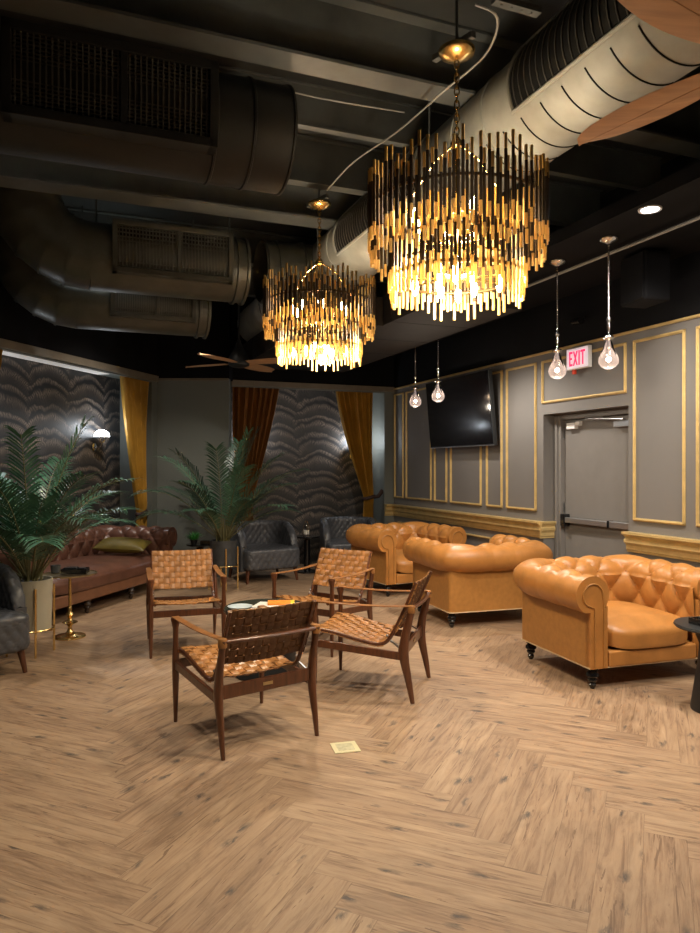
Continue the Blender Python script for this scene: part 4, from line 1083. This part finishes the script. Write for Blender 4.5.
M['rod_tip'] = simple('brass_rod_tip', (.80, .52, .18), .28, .85, var=.08)
M['rod_mid'] = simple('shaded_rod', (.055, .032, .014), .45, .5, var=.15)  # unlit outer faces of the brass rods, shade put into the colour
ch1 = thing('chandelier', 'larger nearer chandelier, two tiers of brass rods, hanging above the room', 'chandelier', (.54, 3.54, 3.655), 0, 'brass rod chandeliers')
chandelier(ch1)
dup(ch1, (-.245, 5.60, 3.655), 0, 'smaller-looking farther brass rod chandelier, hanging left of the nearer one')
for cx, cy in ((.54, 3.54), (-.245, 5.60)):
    lamp('chandelier_light', 'POINT', (cx, cy, 3.655 - 1.06), 32, CHW, .06)
    lamp('chandelier_light', 'POINT', (cx, cy, 3.655 - .80), 10, CHW, .05)
    lamp('chandelier_light', 'POINT', (cx, cy, 3.655 - 1.20), 78, CHW, .05)

# ------------------------------------------------------------------ pendants
def pendant(root, drop=1.0):
    g = G(); g.lathe([(.010, -.045), (.03, -.035), (.062, -.022), (.070, -.008), (.070, 0), (.001, 0)], n=28); g.build('canopy', 'chrome', root, smooth=True)
    g = G(); g.tube([(0, 0, -.04), (0, 0, -.62)], .006, 8)
    for k in range(26): g.ball((0, 0, -.06 - k * .021), .0085, 4)
    g.build('rod', 'chrome', root, smooth=True)
    g = G(); g.lathe([(.006, -.60), (.016, -.61), (.019, -.63), (.010, -.645), (.008, -.66), (.014, -.675), (.015, -.69), (.007, -.70), (.006, -.735), (.012, -.745)], n=16); g.build('turned_fitting', 'chrome', root, smooth=True)
    g = G(); g.lathe([(.012, -.745), (.036, -.752), (.042, -.765), (.034, -.778), (.014, -.785)], n=20); g.build('socket_collar', 'chrome', root, smooth=True)
    for k in range(6):
        a = k * pi / 3; g = G(); d = Vector((cos(a), sin(a), 0)); sd = Vector((-sin(a), cos(a), 0))
        p0 = d * .018 + Vector((0, 0, -.785)); p1 = d * .038 + Vector((0, 0, -.85)); p2 = d * .068 + Vector((0, 0, -.905))
        g.bar(p0, p1, .008, .006, up=d, w2=.022, h2=.009); g.bar(p1, p2, .022, .009, up=d, w2=.006, h2=.004); g.build('crystal_drop', 'glass', root)
    prof = [(.014, .145), (.020, .12), (.030, .085), (.055, .045), (.071, .015), (.075, -.01), (.070, -.035), (.052, -.058), (.025, -.072), (.001, -.075)]
    g = G(); g.lathe([(r, z - .93) for r, z in prof], n=28)
    g.lathe([(max(.0008, r - .003), z - .93 + (.003 if z < 0 else 0)) for r, z in reversed(prof)], n=28)
    g.build('glass_globe', 'globe', root, smooth=True)
    g = G(); g.ball((0, 0, -.93), .019, 8); g.build('filament', 'filament', root, smooth=True)
    g = G(); g.tube([(0, 0, -.78), (0, 0, -.905)], .006, 8); g.build('filament_stem', 'silver', root)
zP = 3.30
pp = [(1.98, 5.36, 'round glass bulb pendant nearest the viewer, right of the EXIT sign'),
      (1.765, 5.96, 'round glass bulb pendant just left of the EXIT sign'),
      (1.02, 8.1, 'round glass bulb pendant hanging in front of the television corner'),
      (.822, 8.8, 'farthest round glass bulb pendant, left of the television')]
p1_ = thing('pendant_light', pp[0][2], 'pendant lamp', (pp[0][0], pp[0][1], zP), 0, 'glass bulb pendants'); pendant(p1_)
for x, y, l in pp[1:]: dup(p1_, (x, y, zP), 0, l)
for x, y, l in pp: lamp('pendant_bulb_light', 'POINT', (x, y, zP - 1.06), 7, (1, .86, .7), .03)
dl = thing('downlight', 'small round recessed downlight glowing in the black ceiling', 'downlight', (2.04, 4.76, 3.30))
g = G(); g.lathe([(.058, -.004), (.075, -.008), (.078, 0), (.058, 0)], n=28); g.build('trim_ring', 'white', dl, smooth=True)
g = G(); g.lathe([(.057, -.006), (.001, -.007)], n=28); g.build('lens', 'can', dl)

# ------------------------------------------------------------------ ducts
def axis_tube(g, pts, r, n=40, seam=.0, seams=(), cap=False):
    g.tube(pts, r, n, cap=cap)
def straight(g, c0, c1, r, n=44, ring=(), rr=.012, rw=.03):
    c0 = Vector(c0); c1 = Vector(c1); d = (c1 - c0).normalized(); L = (c1 - c0).length
    g.tube([c0, c1], r, n, cap=False); g.tube([c0, c1], r - .01, n, cap=False)
    for t in ring: g.tube([c0 + d * (t - rw / 2), c0 + d * (t - rw / 2 + .004), c0 + d * (t + rw / 2 - .004), c0 + d * (t + rw / 2)], [r, r + rr, r + rr, r], n, cap=False)
def arcp(c, axis, r, th0, th1, k, e1, e2): pass
# main pale canvas duct along u
A1, Z1, R1 = 2.45, 3.59, .29
d1 = thing('canvas_duct', 'pale round canvas-wrapped air duct running away from the top right', 'duct', tuple(AS(A1, 3.2, Z1)))
o1 = AS(A1, 3.2, Z1)
g = G(); straight(g, AS(A1, -.5, Z1) - o1, AS(A1, 9.9, Z1) - o1, R1, ring=(3.96, 4.3, 6.6, 8.2), rr=.006)
g.build('duct_body', 'canvas', d1, smooth=True)
def cyl(a_deg, rad, s): an = R(a_deg); return AS(A1 + rad * cos(an), s, Z1 + rad * sin(an)) - o1
for s0, s1 in ((.6, 3.16), (4.3, 5.87)):
    g = G(); n = 14
    g.grid(lambda a, b: cyl(135 + 72 * b, R1 + .004, s0 + (s1 - s0) * a), 3, n); gp = g.build('grille', 'grille', d1, smooth=True)
    g = G(); s = s0 + .03
    while s < s1 - .02:
        g.tube([cyl(136 + 70 * k / 8, R1 + .008, s) for k in range(9)], .0035, 5); s += .05
    g.build('grille_slats', 'grille_light', gp, smooth=True)
    g = G()
    for an in (133, 208): g.tube([cyl(an, R1 + .008, s0 - .02), cyl(an, R1 + .008, s1 + .02)], .012, 8)
    for s in (s0 - .015, s1 + .015): g.tube([cyl(133 + 75 * k / 12, R1 + .008, s) for k in range(13)], .010, 8)
    g.build('grille_frame', 'canvas', gp, smooth=True)
g = G(); s = 1.3
while s < 3.5:
    g.tube([cyl(217 + 80 * k / 12, R1 + .001, s) for k in range(13)], .0045, 5); s += .168
g.build('slot_seams', 'grille', d1, smooth=True)
g = G(); ce = AS(1.70, 6.75, 3.47) - o1; straight(g, ce, AS(2.40, 6.75, 3.50) - o1, .29, ring=(.03, .14, .40), rr=.018)
g.build('branch_collar', 'duct_grey_light', d1, smooth=True) if 'duct_grey_light' in M else g.build('branch_collar', 'duct_grey', d1, smooth=True)
g = G()
for s in (1.0, 4.05, 6.3, 8.6):
    for da in (-R1 - .015, R1 + .015): g.tube([AS(A1 + da, s, Z1 - .02) - o1, AS(A1 + da, s, TOP) - o1], .006, 6)
    g.tube([AS(A1 + (R1 + .008) * cos(pi * k / 14 + pi), s, Z1 + (R1 + .008) * sin(pi * k / 14 + pi)) - o1 for k in range(15)], .005, 5)
g.build('hanger_straps', 'beam', d1, smooth=True)

# large black duct, near left
S3, Z3, R3 = 4.08, 3.51, .30
d3 = thing('black_duct', 'big round black air duct with a wide grille at the top left', 'duct', tuple(AS(0, S3, Z3))); o3 = AS(0, S3, Z3)
g = G(); straight(g, AS(-3.0, S3, Z3) - o3, AS(1.17, S3, Z3) - o3, R3, ring=(3.0 + .72, 3.0 + .93, 3.0 + 1.16), rr=.008, rw=.02)
g.tube([AS(1.12, S3, Z3) - o3, AS(1.125, S3, Z3) - o3], R3 - .012, 40); g.build('duct_body', 'duct_black', d3, smooth=True)
def panelframe(par, o, s, z, a0, a1, tilt_deg, hgt, rad, nx, ny, fmat, smat, split=True, dz=0):
    """flat grille box tangent to a duct whose axis runs along v"""
    an = R(tilt_deg); nrm = (-U * cos(an) + Vector((0, 0, sin(an)))) ; upv = (U * sin(an) + Vector((0, 0, cos(an))))
    c = U * s + Vector((0, 0, z)) + nrm * rad - o + Vector((0, 0, dz))
    def P(a, h, d): return c + V * a + upv * h + nrm * d
    def bx(g, a0, a1, h0, h1, d0, d1): g.hexa([P(a0, h0, d0), P(a1, h0, d0), P(a1, h0, d1), P(a0, h0, d1), P(a0, h1, d0), P(a1, h1, d0), P(a1, h1, d1), P(a0, h1, d1)])
    g = G(); H = hgt / 2; w = .045
    bx(g, a0, a1, H - w, H, -.14, .03); bx(g, a0, a1, -H, -H + w, -.14, .03); bx(g, a0, a0 + w, -H, H, -.14, .03); bx(g, a1 - w, a1, -H, H, -.14, .03)
    if split: m = a0 + (a1 - a0) * .54; bx(g, m - .018, m + .018, -H, H, -.05, .025)
    f = g.build('grille_frame', fmat, par, bev=.003)
    g = G(); bx(g, a0 + .02, a1 - .02, -H + .02, H - .02, -.03, -.02); g.build('grille_back', 'grille', f)
    g = G()
    for k in range(nx):
        a = a0 + w + (a1 - a0 - 2 * w) * (k + .5) / nx; bx(g, a - .004, a + .004, -H + w, H - w, -.012, .012)
    for k in range(ny):
        h = -H + w + (hgt - 2 * w) * (k + .5) / ny; bx(g, a0 + w, a1 - w, h - .004, h + .004, -.016, .002)
    g.build('grille_bars', smat, f)
def apx(px, s):   # a-coordinate on a line s=const seen at a pixel column
    r = (px - 350) / 700; return (.3657 * s + r * .9307 * s) / (.9307 - .3657 * r)
M['grille_mid'] = simple('grille_mid', (.085, .078, .065), .45, .2, var=.2)
panelframe(d3, o3, S3, Z3, apx(2, 3.82), apx(217, 3.80), -3, .45, R3 * .98, 34, 18, 'duct_black', 'grille_mid', dz=0)
# mid left dark steel ducts with elbows
def elbow_duct(name, label, s, z, r, a_end, a_el, bend, s_run, gpx, tilt_, hgt, gm):
    o = AS(0, s, z); t = thing(name, label, 'duct', tuple(o))
    g = G(); straight(g, AS(a_el, s, z) - o, AS(a_end, s, z) - o, r, ring=(a_end - a_el - .02, a_end - a_el - .11), rr=.02)
    g.tube([AS(a_end - .05, s, z) - o, AS(a_end - .045, s, z) - o], r - .012, 40)
    # the elbow turns upward into a riser that goes through the ceiling
    nseg = 6; n = 40
    pts = [AS(a_el - bend * sin(pi / 2 * k / nseg), s, z + bend * (1 - cos(pi / 2 * k / nseg))) - o for k in range(nseg + 1)]
    for k in range(nseg):
        dv = (pts[k + 1] - pts[k]).normalized(); g.tube([pts[k] - dv * .03, pts[k + 1] + dv * .03], r, n, cap=False)
    for k in range(1, nseg):
        dv = (pts[k + 1] - pts[k - 1]).normalized(); g.tube([pts[k] - dv * .009, pts[k] + dv * .009], r + .010, n, cap=False)
    g.build('duct_body', 'duct_grey', t, smooth=True)
    if z + bend < TOP - .02:
        g = G(); g.tube([AS(a_el - bend, s, z + bend) - o, AS(a_el - bend, s, TOP) - o], r, n, cap=False); g.build('duct_riser', 'duct_grey', t, smooth=True)
    panelframe(t, o, s, z, apx(gpx[0], s - .25), apx(gpx[1], s - .25), tilt_, hgt, r * .97, 34, 10, gm, 'grille_light', dz=.035)
    g = G()
    for a in (a_el + .05, a_end - .15): g.tube([AS(a, s - .02, z + r) - o, AS(a, s - .02, TOP) - o], .008, 6)
    g.build('hanger_rod', 'beam', t)
    return t
elbow_duct('steel_duct', 'dark steel air duct with an elbow at mid left, ending beside the farther chandelier', 6.75, 3.45, .30, 1.54, .13, .56, 4.75, (112, 232), 0, .46, 'duct_grey')
elbow_duct('steel_duct', 'lower dark steel air duct with segmented elbow beneath the other one at left', 7.5, 3.20, .27, 1.31, .02, .52, 6.2, (110, 196), -3, .40, 'duct_grey')

# conduits, struts, cords
def cord(name, pts, r, mat, label, cat, sm=6):
    P = [Vector(p) for p in pts]; out = []
    for i in range(len(P) - 1):
        p0, p1, p2, p3 = P[max(0, i - 1)], P[i], P[i + 1], P[min(len(P) - 1, i + 2)]
        for k in range(sm):
            f = k / sm; out.append(.5 * ((2 * p1) + (-p0 + p2) * f + (2 * p0 - 5 * p1 + 4 * p2 - p3) * f * f + (-p0 + 3 * p1 - 3 * p2 + p3) * f ** 3))
    out.append(P[-1]); g = G(); g.tube(out, r, 8); return tag(g.build(name, mat, smooth=True), label, cat)
M['cable'] = simple('grey_cable', (.30, .30, .29), .5, var=.05)
cord('conduit_pipe', [AS(4.0, 1.0, 3.262), AS(4.0, 6.2, 3.262)], .013, 'cable', 'thin pale conduit pipe under the black soffit above the panelled wall', 'conduit')
cord('electrical_cable', [(.60, 3.35, 3.76), (.72, 3.42, 3.74), (.70, 3.62, 3.68), (.52, 3.95, 3.66), (.30, 4.5, 3.70), (.02, 5.0, 3.72), (-.18, 5.5, 3.72)], .006, 'cable', 'grey looping cable strung between the two chandelier canopies', 'cable')
cord('wire_run', [AS(.9, 4.12, 3.86), AS(1.4, 4.12, 3.84), AS(2.0, 4.12, 3.86)], .005, 'cable', 'thin wire strung under the ceiling right of the black duct', 'wire', 3)
def strut(label, p0, p1, w=.045):
    g = G(); g.bar(p0, p1, w, .03)
    d = (Vector(p1) - Vector(p0))
    for k in range(4): g.bar(Vector(p0) + d * (.15 + .22 * k) - Vector((0, 0, .015)), Vector(p0) + d * (.19 + .22 * k) - Vector((0, 0, .015)), .012, .006)
    tag(g.build('steel_strut', 'beam'), label, 'bracket')
strut('perforated steel strut crossing the ceiling above the nearer chandelier canopy', AS(1.86, 2.86, 3.78), AS(2.12, 2.86, 3.78))
strut('short slotted steel strut holding the nearer chandelier canopy', (.54 - .10, 3.54 + .12, 3.68), (.54 + .07, 3.54 - .09, 3.68), .03)
strut('short slotted steel strut holding the farther chandelier canopy', (-.245 - .10, 5.60 + .12, 3.68), (-.245 + .07, 5.60 - .09, 3.68), .03)
g = G(); g.tube([(.40, 3.75, 3.67), (.40, 3.75, 3.0)], .007, 6)
for i, (x, y) in enumerate(((.54, 3.54), (-.245, 5.60))):
    g = G(); g.tube([(x, y, 3.655), (x, y, 3.70)], .015, 8); g.tube([(x, y, 3.70), (x, y, TOP)], .008, 6)
    tag(g.build('hanger_rod', 'beam'), 'thin steel rod above the %s chandelier canopy' % ('nearer' if i == 0 else 'farther'), 'rod')

# ------------------------------------------------------------------ ceiling fans
def fan(name, label, x, y, z, a0, Rb, mats, w=.17, hub_r=.11):
    t = thing(name, label, 'ceiling fan', (x, y, z))
    g = G(); g.lathe([(.02, -.06), (.07, -.055), (hub_r, -.03), (hub_r + .01, .03), (hub_r - .02, .11), (.055, .20), (.03, .26), (.02, .30)], n=28); g.build('motor', 'black_matt', t, smooth=True)
    g = G(); g.tube([(0, 0, .14), (0, 0, TOP - z)], .014, 10); g.lathe([(.03, TOP - z - .08), (.065, TOP - z - .02), (.065, TOP - z)], n=20); g.build('downrod', 'black_matt', t, smooth=True)
    for k in range(4):
        a = R(a0 + 90 * k); d = Vector((cos(a), sin(a), 0)); sd = Vector((-sin(a), cos(a), 0))
        g = G(); n = 18; ch = 8
        def wd(f): return w * (.55 + .75 * sin(pi * min(1, f * .80 + .12)) ** 1.0) * (1 if f < .8 else max(.02, (1 - ((f - .8) / .2) ** 2) ** .5)) * .62
        for sf in (1, -1):
            def fn(u_, v_):
                f = u_; h = wd(f); c = -1 + 2 * v_
                p = d * (hub_r + .02 + (Rb - hub_r - .02) * f) + sd * h * c
                zz = -.012 * c * (1) + .016 * (1 - c * c) * sf * .5 + sf * .001
                return Vector((p.x, p.y, zz))
            g.grid(fn, n, ch + 1)
        g.tube([d * (hub_r + .03) - Vector((0, 0, .006)), d * (Rb * .93) - Vector((0, 0, .008))], [.006, .002], 6)
        b = g.build('fan_blade', mats[k % len(mats)], t, smooth=True)
        g = G(); g.bar(d * .07, d * (hub_r + .09), .05, .008, w2=.035); g.build('blade_iron', 'black_matt', b, bev=.002)
    return t
fan('ceiling_fan', 'near ceiling fan with carved wooden blades cut by the top right corner', 1.383, 2.325, 2.925, 122, .77, ['wood_blade'], .155)
fan('ceiling_fan', 'distant ceiling fan with a black motor left of the farther chandelier', -1.42, 8.95, 2.87, 156, .83, ['wood_blade'], .17, .13)
